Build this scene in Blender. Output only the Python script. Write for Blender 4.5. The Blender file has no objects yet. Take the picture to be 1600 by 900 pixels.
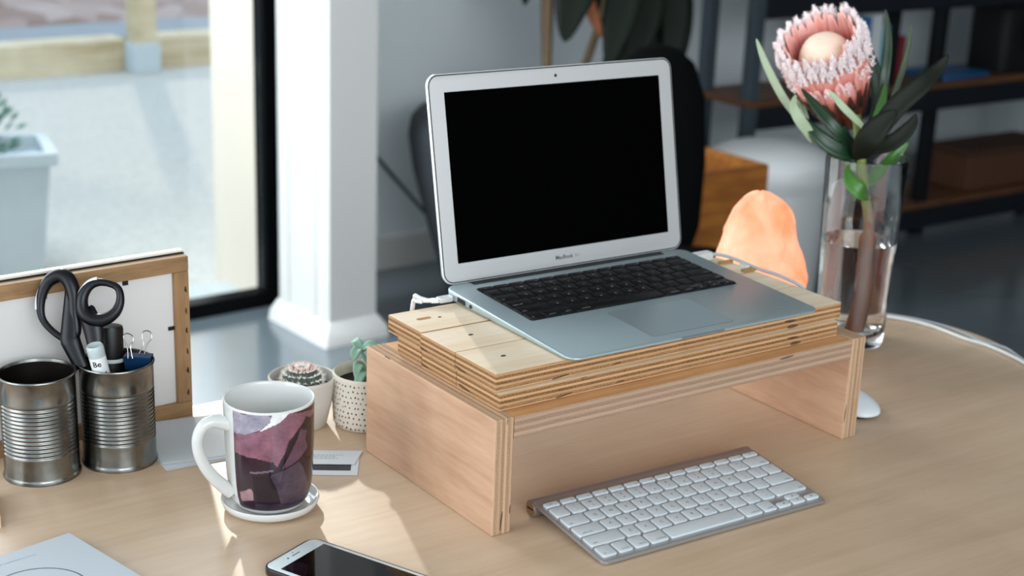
import bpy, math, random
from mathutils import Vector, Matrix, noise
from math import sin, cos, pi, radians, atan2, sqrt
random.seed(7)
S = bpy.context.scene
COL = S.collection

EXPOSURE = -0.06
WORLD = 2.0
SUN = 1.35
AREA1 = 45
AREA2 = 17
AREA3 = 42
LAMP_E = 1.05
LAMP_P = 0.5
AREA4 = 50
LEAVES = {'L1': ([[0.6714, 0.2843, 0.2815], [0.6629, 0.2975, 0.2989], [0.6443, 0.3085, 0.3247], [0.6278, 0.321, 0.358], [0.6235, 0.3334, 0.3807], [0.6218, 0.3402, 0.3943]], 0.0123, 'light'), 'L2': ([[0.6951, 0.3087, 0.2876], [0.6922, 0.3204, 0.3109], [0.6881, 0.3335, 0.3357], [0.6849, 0.3447, 0.3574], [0.684, 0.3501, 0.3691]], 0.0115, 'light'), 'L3': ([[0.654, 0.255, 0.2746], [0.6422, 0.2564, 0.2892], [0.6283, 0.2603, 0.3059], [0.6254, 0.2682, 0.32], [0.6368, 0.2779, 0.332]], 0.0172, 'light'), 'L4': ([[0.6941, 0.2091, 0.296], [0.6716, 0.205, 0.3099], [0.6536, 0.2115, 0.326], [0.6461, 0.2222, 0.339], [0.6414, 0.2282, 0.3454]], 0.0106, 'light'), 'L5': ([[0.7226, 0.2374, 0.2568], [0.685, 0.2283, 0.2638], [0.6613, 0.2366, 0.2742], [0.6488, 0.2518, 0.2895], [0.646, 0.2736, 0.3061]], 0.0245, 'dark'), 'L5b': ([[0.7202, 0.2416, 0.2629], [0.6779, 0.2287, 0.284], [0.659, 0.2373, 0.3035], [0.653, 0.2628, 0.3236], [0.6512, 0.2831, 0.3382]], 0.018, 'dark'), 'L6': ([[0.7551, 0.2467, 0.2729], [0.7599, 0.2457, 0.3102], [0.7625, 0.2475, 0.3509], [0.7715, 0.2555, 0.386], [0.7759, 0.2635, 0.4131], [0.7772, 0.2708, 0.4332]], 0.0155, 'dark'), 'L7': ([[0.7668, 0.2506, 0.2711], [0.7914, 0.2543, 0.323], [0.806, 0.2569, 0.3549], [0.818, 0.2614, 0.3867], [0.8248, 0.2669, 0.412]], 0.009, 'mid'), 'L8': ([[0.7121, 0.2207, 0.2611], [0.7068, 0.1993, 0.2943], [0.7235, 0.1878, 0.3271], [0.7523, 0.1779, 0.353], [0.7795, 0.1785, 0.3702], [0.7933, 0.1756, 0.3873]], 0.0311, 'deep'), 'L9': ([[0.7669, 0.2745, 0.2666], [0.7955, 0.2813, 0.3012], [0.7993, 0.295, 0.3411], [0.7947, 0.3144, 0.3805], [0.791, 0.3252, 0.4002]], 0.0213, 'dark'), 'L10': ([[0.721, 0.2227, 0.2183], [0.7515, 0.23, 0.2261], [0.7859, 0.2386, 0.2438], [0.8063, 0.2327, 0.2651]], 0.0213, 'green'), 'L11': ([[0.7142, 0.2108, 0.209], [0.6925, 0.2038, 0.2172], [0.6845, 0.214, 0.2282], [0.6895, 0.2297, 0.2434]], 0.0245, 'green'), 'L12': ([[0.7072, 0.2217, 0.2548], [0.6913, 0.204, 0.2786], [0.7023, 0.1934, 0.3038], [0.7227, 0.1863, 0.3218]], 0.0376, 'deep'), 'L13': ([[0.7205, 0.2319, 0.2398], [0.7309, 0.2556, 0.2524], [0.7313, 0.2786, 0.2774], [0.7175, 0.2874, 0.3063]], 0.0164, 'dark'), 'L14': ([[0.7218, 0.231, 0.2398], [0.7239, 0.2515, 0.2303], [0.7138, 0.2637, 0.2423], [0.7001, 0.2658, 0.255]], 0.0115, 'green'), 'L15': ([[0.7466, 0.2454, 0.2864], [0.7548, 0.2403, 0.3198], [0.7619, 0.2448, 0.3432]], 0.0131, 'green'), 'L16': ([[0.7266, 0.2362, 0.2608], [0.77, 0.2331, 0.2658], [0.7935, 0.2247, 0.2862], [0.8044, 0.2241, 0.3038]], 0.0245, 'deep')}
STEM = [[0.7254, 0.2544, 0.3031], [0.7237, 0.2446, 0.2761], [0.722, 0.2347, 0.2491], [0.7196, 0.2269, 0.2259], [0.7185, 0.2182, 0.2027], [0.7168, 0.2067, 0.1719], [0.7125, 0.1938, 0.1332], [0.7062, 0.1824, 0.0944], [0.6975, 0.1701, 0.0494]]
FLOWER = {'base': [0.742, 0.2622, 0.2879], 'mid': [0.7136, 0.2801, 0.3449], 'top': [0.6761, 0.2833, 0.3977]}
SCIS_A = [[-0.2699, 0.3957, 0.1934], [-0.2806, 0.4004, 0.1862], [-0.2885, 0.3994, 0.1699], [-0.2904, 0.3934, 0.1521], [-0.283, 0.3827, 0.139], [-0.2715, 0.3714, 0.1315], [-0.2644, 0.3695, 0.1392], [-0.2625, 0.3757, 0.1576], [-0.2604, 0.3823, 0.1773], [-0.263, 0.3896, 0.1906]]
SCIS_A_SH = [[-0.2717, 0.3703, 0.1347], [-0.2675, 0.3593, 0.1153], [-0.2619, 0.3454, 0.0911], [-0.2573, 0.3296, 0.0608]]
SCIS_B = [[-0.2377, 0.3603, 0.1915], [-0.2483, 0.3664, 0.188], [-0.2564, 0.3676, 0.1767], [-0.2581, 0.3632, 0.1632], [-0.252, 0.3557, 0.1556], [-0.2419, 0.3487, 0.156], [-0.2312, 0.3442, 0.1638], [-0.2256, 0.345, 0.1756], [-0.2264, 0.3503, 0.1871]]
SCIS_B_SH = [[-0.2519, 0.3592, 0.158], [-0.2523, 0.3505, 0.136], [-0.2552, 0.3425, 0.1116], [-0.2611, 0.3291, 0.0687]]
PEN_W = [[-0.2591, 0.3378, 0.1343], [-0.2555, 0.3261, 0.0963]]
MARK = [[-0.2338, 0.3662, 0.1434], [-0.2376, 0.3387, 0.0888]]
CLIP1 = [[-0.2218, 0.3412, 0.1129], [-0.2207, 0.3447, 0.1234], [-0.2223, 0.3499, 0.1332], [-0.2195, 0.3495, 0.137], [-0.215, 0.3455, 0.1354], [-0.2148, 0.3431, 0.1299], [-0.2178, 0.3432, 0.1248], [-0.2181, 0.3386, 0.1131]]
CLIP2 = [[-0.2068, 0.3497, 0.1125], [-0.2014, 0.3498, 0.1221], [-0.2015, 0.3524, 0.1283], [-0.1994, 0.3535, 0.1346], [-0.194, 0.3497, 0.1348], [-0.1934, 0.3467, 0.1286], [-0.1982, 0.3475, 0.1222], [-0.2027, 0.3461, 0.1108]]
CLIPB = [[-0.2216, 0.3498, 0.1185], [-0.2029, 0.335, 0.115], [-0.2063, 0.333, 0.1044], [-0.2254, 0.3469, 0.1048]]
ART = [('white_gap', [[155.7, 0.1158], [194.6, 0.1171], [198.6, 0.0152], [172.6, 0.0191]]), ('lilac', [[194.4, 0.1126], [248.1, 0.1123], [244.7, 0.1044], [231.4, 0.097], [212.5, 0.0912], [193.4, 0.0897]]), ('whitewash', [[248.1, 0.115], [270.9, 0.1122], [255.6, 0.1038], [242.4, 0.0981], [226.9, 0.0937], [244.7, 0.1044]]), ('pink', [[193.4, 0.0894], [212.5, 0.0912], [231.4, 0.0961], [251.2, 0.1023], [270.9, 0.1122], [328.1, 0.1056], [308.8, 0.1004], [295.6, 0.104], [269.3, 0.084], [252.6, 0.0567], [194.2, 0.068]]), ('dark1', [[194.2, 0.0698], [226.3, 0.0677], [248.3, 0.0643], [254.9, 0.0565], [248.1, 0.0496], [223.6, 0.0509], [219.6, 0.0339], [199.2, 0.0303]]), ('dark2', [[295.6, 0.1049], [308.8, 0.0994], [328.2, 0.1065], [331.9, 0.11], [332.0, 0.0294], [313.6, 0.0243], [285.1, 0.0625], [254.8, 0.0538], [269.2, 0.0785]]), ('mauve', [[287.0, 0.0933], [299.2, 0.0893], [295.2, 0.0821], [301.0, 0.0713], [285.1, 0.0625], [259.4, 0.0561], [269.1, 0.0712], [279.6, 0.0821]]), ('dark3', [[220.0, 0.0487], [243.7, 0.0516], [254.6, 0.0418], [252.2, 0.0309], [258.8, 0.019], [227.5, 0.0198], [222.9, 0.0231]]), ('plum', [[243.7, 0.0498], [285.0, 0.0603], [307.6, 0.03], [307.3, 0.015], [258.8, 0.019], [252.3, 0.0346]]), ('rose', [[199.1, 0.0284], [217.2, 0.0354], [220.7, 0.0322], [220.5, 0.0228], [200.3, 0.0184]]), ('dark4', [[222.8, 0.0203], [258.8, 0.0181], [307.3, 0.0169], [300.1, 0.0097], [258.7, 0.0116], [236.3, 0.0108], [220.2, 0.0097]]), ('streak', [[211.3, 0.0527], [237.2, 0.0553], [249.3, 0.0566], [249.3, 0.0547], [225.9, 0.0522]])]
BIGLEAVES = [([[1.851, 2.249, 0.325], [1.817, 2.239, 0.243], [1.783, 2.23, 0.161], [1.753, 2.214, 0.07]], 0.117), ([[1.959, 2.217, 0.309], [1.936, 2.193, 0.21], [1.902, 2.177, 0.111], [1.861, 2.163, 0.006]], 0.106), ([[2.016, 2.234, 0.323], [2.007, 2.199, 0.224], [1.979, 2.172, 0.108], [1.927, 2.161, -0.009]], 0.124), ([[2.086, 2.235, 0.322], [2.091, 2.19, 0.223], [2.08, 2.151, 0.106], [2.043, 2.122, -0.028]], 0.099), ([[2.046, 2.292, 0.266], [2.074, 2.232, 0.166], [2.072, 2.192, 0.066], [2.024, 2.178, -0.053]], 0.142), ([[1.838, 2.488, 0.252], [1.816, 2.478, 0.192], [1.798, 2.467, 0.134]], 0.039), ([[2.045, 2.407, 0.29], [2.016, 2.392, 0.203], [1.995, 2.372, 0.117], [1.977, 2.376, 0.096]], 0.06), ([[2.144, 2.345, 0.187], [2.097, 2.336, 0.081], [2.041, 2.347, 0.01], [1.998, 2.345, -0.069]], 0.089), ([[2.245, 2.36, 0.272], [2.249, 2.322, 0.186], [2.232, 2.284, 0.064], [2.203, 2.261, -0.042]], 0.06)]
RUSTLEAF = [[1.853, 2.27, 0.222], [1.855, 2.245, 0.165], [1.861, 2.221, 0.116], [1.869, 2.2, 0.079]]

# ---------------------------------------------------------------- camera
cam_d = bpy.data.cameras.new('camera')
cam = bpy.data.objects.new('camera', cam_d); COL.objects.link(cam)
cam.location = (-0.76778, -1.09210, 0.66210)
cam.rotation_euler = (1.2480225, -0.0356356, -0.6096797)
cam_d.sensor_width = 36.0
cam_d.lens = 2416.52 * 36.0 / 1600.0
cam_d.shift_y = 55.0 / 1600.0
cam_d.clip_start = 0.02; cam_d.clip_end = 200
cam_d.dof.use_dof = True
cam_d.dof.focus_distance = 1.50
cam_d.dof.aperture_fstop = 5.8
S.camera = cam

# ---------------------------------------------------------------- exposure, world, sun
S.view_settings.view_transform = 'Standard'
S.view_settings.look = 'None'
S.view_settings.exposure = EXPOSURE
S.view_settings.gamma = 1.0
S.view_settings.use_curve_mapping = False

def lin(c):
    if isinstance(c, str):
        c = tuple(int(c[i:i+2], 16)/255 for i in (0, 2, 4))
    return tuple((x/12.92 if x <= .04045 else ((x+.055)/1.055)**2.4) for x in c)

W = bpy.data.worlds.new('sky'); S.world = W; W.use_nodes = True
wn = W.node_tree.nodes; wl = W.node_tree.links; wn.clear()
wo = wn.new('ShaderNodeOutputWorld'); bg = wn.new('ShaderNodeBackground')
tc = wn.new('ShaderNodeTexCoord'); sp = wn.new('ShaderNodeSeparateXYZ')
rp = wn.new('ShaderNodeValToRGB')
rp.color_ramp.elements[0].position = 0.0; rp.color_ramp.elements[0].color = (.78, .86, .88, 1)
rp.color_ramp.elements[1].position = 0.55; rp.color_ramp.elements[1].color = (.50, .68, .90, 1)
wl.new(tc.outputs['Generated'], sp.inputs[0]); wl.new(sp.outputs['Z'], rp.inputs[0])
wl.new(rp.outputs[0], bg.inputs[0]); wl.new(bg.outputs[0], wo.inputs[0])
bg.inputs[1].default_value = WORLD

sd = bpy.data.lights.new('sun', 'SUN'); sun = bpy.data.objects.new('sun', sd); COL.objects.link(sun)
SUNV = Vector((0.32, 0.95, 0.40)).normalized()
sun.rotation_euler = SUNV.to_track_quat('Z', 'Y').to_euler()
sd.energy = SUN; sd.color = (1.0, .88, .74); sd.angle = radians(1.2)

def area(name, loc, target, sx, sy, power, col):
    d = bpy.data.lights.new(name, 'AREA'); d.shape = 'RECTANGLE'; d.size = sx; d.size_y = sy
    d.energy = power; d.color = col
    o = bpy.data.objects.new(name, d); COL.objects.link(o); o.location = loc
    o.rotation_euler = (Vector(target)-Vector(loc)).to_track_quat('-Z', 'Y').to_euler()
    return o
# daylight through the big glazed side of the room, left of the photograph
area('window_daylight', (-3.0, 0.5, .8), (1.8, 2.9, -.1), 2.2, 1.7, AREA1, (.93, .97, 1.0))
area('window_daylight_back', (-.75, 2.64, .40), (0.1, 0.0, .05), 1.9, 1.7, AREA3, (1.0, .97, .93))
area('window_daylight_upper', (.10, 2.50, 1.25), (.75, 2.0, -.74), 1.7, .9, AREA4, (.82, .93, 1.0)).data.spread = radians(110)
area('window_daylight_rear', (-.5, -3.2, 1.3), (1.4, 2.6, 0.0), 2.4, 1.2, AREA2, (.90, .96, 1.0)).data.spread = radians(75)

# ---------------------------------------------------------------- mesh helpers
class MB:
    def __init__(s): s.v = []; s.f = []; s.m = []; s.col = None
    def add(s, vs, fs, m=0, M=None):
        b = len(s.v)
        for p in vs:
            p = Vector(p)
            s.v.append(tuple(M @ p) if M is not None else tuple(p))
        for i, f in enumerate(fs):
            s.f.append(tuple(b+k for k in f)); s.m.append(m[i] if isinstance(m, list) else m)
        return s
    def box(s, x0, x1, y0, y1, z0, z1, m=0, M=None):
        vs = [(x0,y0,z0),(x1,y0,z0),(x1,y1,z0),(x0,y1,z0),(x0,y0,z1),(x1,y0,z1),(x1,y1,z1),(x0,y1,z1)]
        fs = [(0,3,2,1),(4,5,6,7),(0,1,5,4),(1,2,6,5),(2,3,7,6),(3,0,4,7)]   # bottom top front right back left
        return s.add(vs, fs, m, M)
    def loft(s, rings, m=0, cap0=True, cap1=True, M=None, closed=True):
        n = len(rings[0]); vs = [p for r in rings for p in r]; fs = []; ms = []
        for i in range(len(rings)-1):
            for j in range(n if closed else n-1):
                k = (j+1) % n
                fs.append((i*n+j, i*n+k, (i+1)*n+k, (i+1)*n+j)); ms.append(m[i] if isinstance(m, list) else m)
        if cap0: fs.append(tuple(reversed(range(n)))); ms.append(m[0] if isinstance(m, list) else m)
        if cap1: fs.append(tuple((len(rings)-1)*n+j for j in range(n))); ms.append(m[-1] if isinstance(m, list) else m)
        return s.add(vs, fs, ms, M)
    def lathe(s, prof, seg=48, m=0, M=None, cap0=False, cap1=False):
        rings = [[(r*cos(2*pi*j/seg), r*sin(2*pi*j/seg), z) for j in range(seg)] for r, z in prof]
        return s.loft(rings, m, cap0, cap1, M)
    def tube(s, pts, rad, seg=10, m=0, closed=False, M=None, sq=1.0, up=None):
        P = [Vector(p) for p in pts]; n = len(P)
        R = rad if isinstance(rad, (list, tuple)) else [rad]*n
        rings = []; prev = None
        for i in range(n):
            if closed: t = (P[(i+1) % n]-P[i-1])
            else: t = P[min(i+1, n-1)]-P[max(i-1, 0)]
            t.normalize()
            if up is not None: nn = Vector(up)
            elif prev is None: nn = Vector((0,0,1)) if abs(t.z) < .9 else Vector((1,0,0))
            else: nn = prev
            nn = (nn - t*nn.dot(t)).normalized(); prev = nn
            b = t.cross(nn)
            rings.append([tuple(P[i]+(nn*cos(2*pi*j/seg)*sq+b*sin(2*pi*j/seg))*R[i]) for j in range(seg)])
        if closed:
            rings.append(rings[0]); return s.loft(rings, m, False, False, M)
        return s.loft(rings, m, True, True, M)
    def mesh(s, name):
        me = bpy.data.meshes.new(name); me.from_pydata(s.v, [], s.f)
        return me
    def build(s, name, mats, parent=None, ang=35, bevel=0, loc=None, fix=True):
        me = s.mesh(name)
        if not isinstance(mats, (list, tuple)): mats = [mats]
        for q in mats: me.materials.append(q)
        me.polygons.foreach_set('material_index', s.m)
        if fix:
            import bmesh
            b = bmesh.new(); b.from_mesh(me); bmesh.ops.recalc_face_normals(b, faces=b.faces); b.to_mesh(me); b.free()
        if s.col is not None:
            ca = me.color_attributes.new('art', 'FLOAT_COLOR', 'POINT')
            ca.data.foreach_set('color', [c for q in s.col for c in (*q, 1.0)])
        if ang:
            me.polygons.foreach_set('use_smooth', [True]*len(me.polygons)); me.set_sharp_from_angle(angle=radians(ang))
        me.update()
        o = bpy.data.objects.new(name, me); COL.objects.link(o)
        if parent is not None: o.parent = parent
        if loc is not None: o.location = loc
        if bevel:
            bv = o.modifiers.new('bevel', 'BEVEL'); bv.width = bevel; bv.segments = 2; bv.limit_method = 'ANGLE'
        return o

def tag(o, label, cat, group=None):
    o['label'] = label; o['category'] = cat
    if group: o['group'] = group
    return o
def thing(name, label, cat, loc=(0,0,0), rz=0, group=None):
    o = bpy.data.objects.new(name, None); COL.objects.link(o); o.empty_display_size = .02
    o.location = loc; o.rotation_euler = (0, 0, rz)
    return tag(o, label, cat, group)
def struct(o):
    o['kind'] = 'structure'; return o
def catmull(pts, n=6, closed=False):
    P = [Vector(p) for p in pts]; out = []; N = len(P)
    rng = range(N if closed else N-1)
    for i in rng:
        if closed: a, b, c, d = P[i-1], P[i], P[(i+1) % N], P[(i+2) % N]
        else: a, b, c, d = P[max(i-1, 0)], P[i], P[i+1], P[min(i+2, N-1)]
        for k in range(n):
            t = k/n
            out.append(.5*((2*b)+(c-a)*t+(2*a-5*b+4*c-d)*t*t+(3*b-a-3*c+d)*t**3))
    if not closed: out.append(P[-1])
    return out
def rrect(x0, x1, y0, y1, r, z=0, seg=5, inset=0):
    x0 += inset; x1 -= inset; y0 += inset; y1 -= inset; r = max(r-inset, 1e-5)
    out = []
    for cx, cy, a0 in ((x1-r, y0+r, -90), (x1-r, y1-r, 0), (x0+r, y1-r, 90), (x0+r, y0+r, 180)):
        for k in range(seg+1):
            a = radians(a0+90*k/seg); out.append((cx+r*cos(a), cy+r*sin(a), z))
    return out
_tx = {}
def text_geo(txt, size, bold=False):
    key = (txt, size)
    if key not in _tx:
        cu = bpy.data.curves.new('t', 'FONT'); cu.body = txt; cu.size = size; cu.align_x = 'CENTER'; cu.align_y = 'CENTER'
        cu.resolution_u = 2
        if bold: cu.offset = size*.02
        o = bpy.data.objects.new('t', cu); COL.objects.link(o)
        bpy.context.view_layer.update()
        me = bpy.data.meshes.new_from_object(o.evaluated_get(bpy.context.evaluated_depsgraph_get()))
        _tx[key] = ([tuple(v.co) for v in me.vertices], [tuple(p.vertices) for p in me.polygons])
        bpy.data.objects.remove(o); bpy.data.curves.remove(cu); bpy.data.meshes.remove(me)
    return _tx[key]

# ---------------------------------------------------------------- materials
def new_mat(name):
    m = bpy.data.materials.new(name); m.use_nodes = True
    return m, m.node_tree.nodes, m.node_tree.links, m.node_tree.nodes['Principled BSDF']
def pm(name, col, rough=.5, metal=0, spec=.5, noise_amt=0, noise_scale=20, bump=0, coat=0, alpha=None, trans=0, ior=1.45, emis=None, es=0, sss=0, sheen=0):
    m, n, l, b = new_mat(name)
    c = lin(col); b.inputs['Base Color'].default_value = (*c, 1)
    b.inputs['Roughness'].default_value = rough; b.inputs['Metallic'].default_value = metal
    b.inputs['Specular IOR Level'].default_value = spec; b.inputs['Coat Weight'].default_value = coat
    b.inputs['Transmission Weight'].default_value = trans; b.inputs['IOR'].default_value = ior
    if sheen: b.inputs['Sheen Weight'].default_value = sheen
    if emis: b.inputs['Emission Color'].default_value = (*lin(emis), 1); b.inputs['Emission Strength'].default_value = es
    if noise_amt or bump:
        t = n.new('ShaderNodeTexCoord'); z = n.new('ShaderNodeTexNoise'); z.inputs['Scale'].default_value = noise_scale
        z.inputs['Detail'].default_value = 5; l.new(t.outputs['Object'], z.inputs['Vector'])
        if noise_amt:
            mx = n.new('ShaderNodeMix'); mx.data_type = 'RGBA'
            mx.inputs['A'].default_value = (*[x*(1-noise_amt) for x in c], 1); mx.inputs['B'].default_value = (*[min(1, x*(1+noise_amt)) for x in c], 1)
            l.new(z.outputs['Fac'], mx.inputs['Factor']); l.new(mx.outputs['Result'], b.inputs['Base Color'])
        if bump:
            bp = n.new('ShaderNodeBump'); bp.inputs['Strength'].default_value = bump; bp.inputs['Distance'].default_value = .002
            l.new(z.outputs['Fac'], bp.inputs['Height']); l.new(bp.outputs[0], b.inputs['Normal'])
    return m
def veneer(name, c1, c2, grain=0, scale=1.0, rough=.5, figure=0.0, spec=.35, c3=None):
    """wood face: grain runs along object axis `grain`"""
    m, n, l, b = new_mat(name)
    t = n.new('ShaderNodeTexCoord'); mp = n.new('ShaderNodeMapping')
    sc = [55*scale]*3; sc[grain] = 4*scale; mp.inputs['Scale'].default_value = sc
    l.new(t.outputs['Object'], mp.inputs['Vector'])
    z = n.new('ShaderNodeTexNoise'); z.inputs['Scale'].default_value = 1; z.inputs['Detail'].default_value = 6; z.inputs['Distortion'].default_value = .8
    l.new(mp.outputs[0], z.inputs['Vector'])
    z2 = n.new('ShaderNodeTexNoise'); z2.inputs['Scale'].default_value = 7*scale; z2.inputs['Detail'].default_value = 2; z2.inputs['Distortion'].default_value = 1.5
    l.new(t.outputs['Object'], z2.inputs['Vector'])
    mp3 = n.new('ShaderNodeMapping'); sc = [260*scale]*3; sc[grain] = 30*scale; mp3.inputs['Scale'].default_value = sc
    l.new(t.outputs['Object'], mp3.inputs['Vector'])
    z3 = n.new('ShaderNodeTexNoise'); z3.inputs['Scale'].default_value = 1; z3.inputs['Detail'].default_value = 2
    l.new(mp3.outputs[0], z3.inputs['Vector'])
    ad = n.new('ShaderNodeMath'); ad.operation = 'MULTIPLY_ADD'; ad.inputs[1].default_value = .45; l.new(z.outputs['Fac'], ad.inputs[0])
    m2 = n.new('ShaderNodeMath'); m2.operation = 'MULTIPLY_ADD'; m2.inputs[1].default_value = .35; l.new(z2.outputs['Fac'], m2.inputs[0])
    m3 = n.new('ShaderNodeMath'); m3.operation = 'MULTIPLY'; m3.inputs[1].default_value = .2; l.new(z3.outputs['Fac'], m3.inputs[0])
    l.new(m3.outputs[0], m2.inputs[2]); l.new(m2.outputs[0], ad.inputs[2])
    r = n.new('ShaderNodeValToRGB'); r.color_ramp.elements[0].position = .36; r.color_ramp.elements[0].color = (*lin(c2), 1)
    r.color_ramp.elements[1].position = .60; r.color_ramp.elements[1].color = (*lin(c1), 1)
    l.new(ad.outputs[0], r.inputs[0]); l.new(r.outputs[0], b.inputs['Base Color'])
    b.inputs['Roughness'].default_value = rough; b.inputs['Specular IOR Level'].default_value = spec
    bp = n.new('ShaderNodeBump'); bp.inputs['Strength'].default_value = .15; bp.inputs['Distance'].default_value = .0005
    l.new(z3.outputs['Fac'], bp.inputs['Height']); l.new(bp.outputs[0], b.inputs['Normal'])
    return m
def ply_edge(name, axis, th, light, dark, off=0.0, k=1.0):
    m, n, l, b = new_mat(name)
    t = n.new('ShaderNodeTexCoord'); sp = n.new('ShaderNodeSeparateXYZ')
    l.new(t.outputs['Object'], sp.inputs[0])
    mp = n.new('ShaderNodeMapping'); sc = [9]*3; sc[axis] = 40; mp.inputs['Scale'].default_value = sc
    l.new(t.outputs['Object'], mp.inputs[0])
    wz = n.new('ShaderNodeTexNoise'); wz.inputs['Scale'].default_value = 1; wz.inputs['Detail'].default_value = 2; l.new(mp.outputs[0], wz.inputs['Vector'])
    def M(op, a, bb=None, cc=None):
        q = n.new('ShaderNodeMath'); q.operation = op
        for i, x in enumerate((a, bb, cc)):
            if x is None: continue
            if isinstance(x, (int, float)): q.inputs[i].default_value = x
            else: l.new(x, q.inputs[i])
        return q.outputs[0]
    c = M('MULTIPLY_ADD', sp.outputs[axis], 1/th, off)
    c = M('MULTIPLY_ADD', wz.outputs['Fac'], .22, c)
    fl = M('FLOOR', c); fr = M('FRACT', c)
    par = M('MODULO', M('ADD', fl, 40), 2)
    wn_ = n.new('ShaderNodeTexWhiteNoise'); wn_.noise_dimensions = '1D'; l.new(fl, wn_.inputs['W'])
    sk = n.new('ShaderNodeTexNoise'); sk.inputs['Scale'].default_value = 900; sk.inputs['Detail'].default_value = 1; l.new(t.outputs['Object'], sk.inputs['Vector'])
    mp2 = n.new('ShaderNodeMapping'); sc = [35]*3; sc[axis] = 1200; mp2.inputs['Scale'].default_value = sc; l.new(t.outputs['Object'], mp2.inputs[0])
    st = n.new('ShaderNodeTexNoise'); st.inputs['Scale'].default_value = 1; l.new(mp2.outputs[0], st.inputs['Vector'])
    g = M('LESS_THAN', fr, .10)
    f = M('MULTIPLY', par, .55*k)
    f = M('ADD', f, M('MULTIPLY', wn_.outputs['Value'], .25))
    f = M('ADD', f, M('MULTIPLY', M('SUBTRACT', sk.outputs['Fac'], .5), M('MULTIPLY', par, 1.3)))
    f = M('ADD', f, M('MULTIPLY', M('SUBTRACT', st.outputs['Fac'], .5), .7))
    f = M('ADD', f, M('MULTIPLY', g, .25))
    r = n.new('ShaderNodeValToRGB'); r.color_ramp.elements[0].position = 0; r.color_ramp.elements[0].color = (*lin(light), 1)
    r.color_ramp.elements[1].position = 1; r.color_ramp.elements[1].color = (*lin(dark), 1)
    l.new(f, r.inputs[0])
    # occasional dark voids between plies
    mp4 = n.new('ShaderNodeMapping'); sc = [22]*3; sc[axis] = 160; mp4.inputs['Scale'].default_value = sc; l.new(t.outputs['Object'], mp4.inputs[0])
    vd = n.new('ShaderNodeTexNoise'); vd.inputs['Scale'].default_value = 1; vd.inputs['Detail'].default_value = 0; l.new(mp4.outputs[0], vd.inputs['Vector'])
    vf = M('MULTIPLY', M('GREATER_THAN', vd.outputs['Fac'], .765), .7)
    mx = n.new('ShaderNodeMix'); mx.data_type = 'RGBA'; l.new(vf, mx.inputs['Factor']); l.new(r.outputs[0], mx.inputs['A'])
    mx.inputs['B'].default_value = (*lin('2a170e'), 1)
    l.new(mx.outputs['Result'], b.inputs['Base Color'])
    b.inputs['Roughness'].default_value = .7; b.inputs['Specular IOR Level'].default_value = .2
    return m

M_white = pm('white_paint', 'd6d4d0', .55, noise_amt=.03, noise_scale=3)
M_wall = pm('wall_paint', 'e4eaec', .75, noise_amt=.05, noise_scale=2)
M_floor = pm('polished_concrete', '626b70', .17, noise_amt=.2, noise_scale=3, spec=1.0, ior=1.7)
M_ceil = pm('ceiling_paint', 'c8cacb', .9)
M_blackframe = pm('black_aluminium', '030406', .6, spec=.1)
M_gravel = pm('gravel', 'd2cabd', .95, noise_amt=.35, noise_scale=60, bump=1)
M_alu = pm('brushed_aluminium', 'adbdc0', .38, metal=.6)
M_alu_lid = pm('lid_aluminium', 'd2d4d4', .38, metal=.75)
M_bezel = pm('silver_bezel', 'b3b1b0', .5, metal=.15)
M_gasket = pm('black_gasket', '0b0c0e', .6)
M_screen = pm('switched_off_screen', '000000', .6, spec=.02)
M_keyblack = pm('black_key_plastic', '0a0a0c', .5, spec=.3)
M_keywhite = pm('white_key_plastic', 'c6cacb', .45)
M_legend = pm('grey_legend_ink', '4c4f52', .6)
M_legendw = pm('white_legend_ink', 'a8a8a8', .6)
M_black = pm('black_plastic', '08080a', .45)
M_dark_metal = pm('dark_steel', '15171b', .5, metal=.3)
M_steel = pm('grey_steel', '4a555c', .5, metal=.3)
M_ceramic = pm('white_glazed_ceramic', 'cfceca', .12, spec=.5, coat=.3)
M_paper = pm('white_paper', 'c9ccce', .7)
M_ink = pm('black_ink', '0c0f18', .5)
M_print = pm('grey_print', '8d9296', .7)
M_desk = veneer('birch_desk_top', 'c5aa8e', 'b6997c', grain=0, scale=.5, rough=.34, spec=.5)
M_riser_face = veneer('figured_birch_face', 'd2ab8c', 'b98f73', grain=1, scale=.8, rough=.5)
M_board_face = veneer('riser_board_face', 'd9a878', 'bb8250', grain=0, scale=.8)
M_block_top = veneer('block_birch_face', 'e6d3ba', 'd6bb98', grain=0, scale=.6, rough=.55)
M_edge_x = ply_edge('plywood_edge_upright', 0, .0031, 'c4a284', '866649', off=.2, k=.8)
M_edge_z = ply_edge('plywood_edge_board', 2, .0036, 'b3967e', '7d6250', off=.3, k=.8)
M_edge_blk = ply_edge('plywood_edge_block', 2, .0027, 'c99c70', '44260f', off=.15, k=.95)
# ================================================================ ROOM
RC = Vector((1.2, 2.82, 0)); RA = radians(3.2)
RM = Matrix.Translation(RC) @ Matrix.Rotation(RA, 4, 'Z')
FZ = -.74
def room_obj(mb, name, mats, **k):
    o = mb.build(name, mats, **k); o.matrix_world = RM; return o

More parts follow.
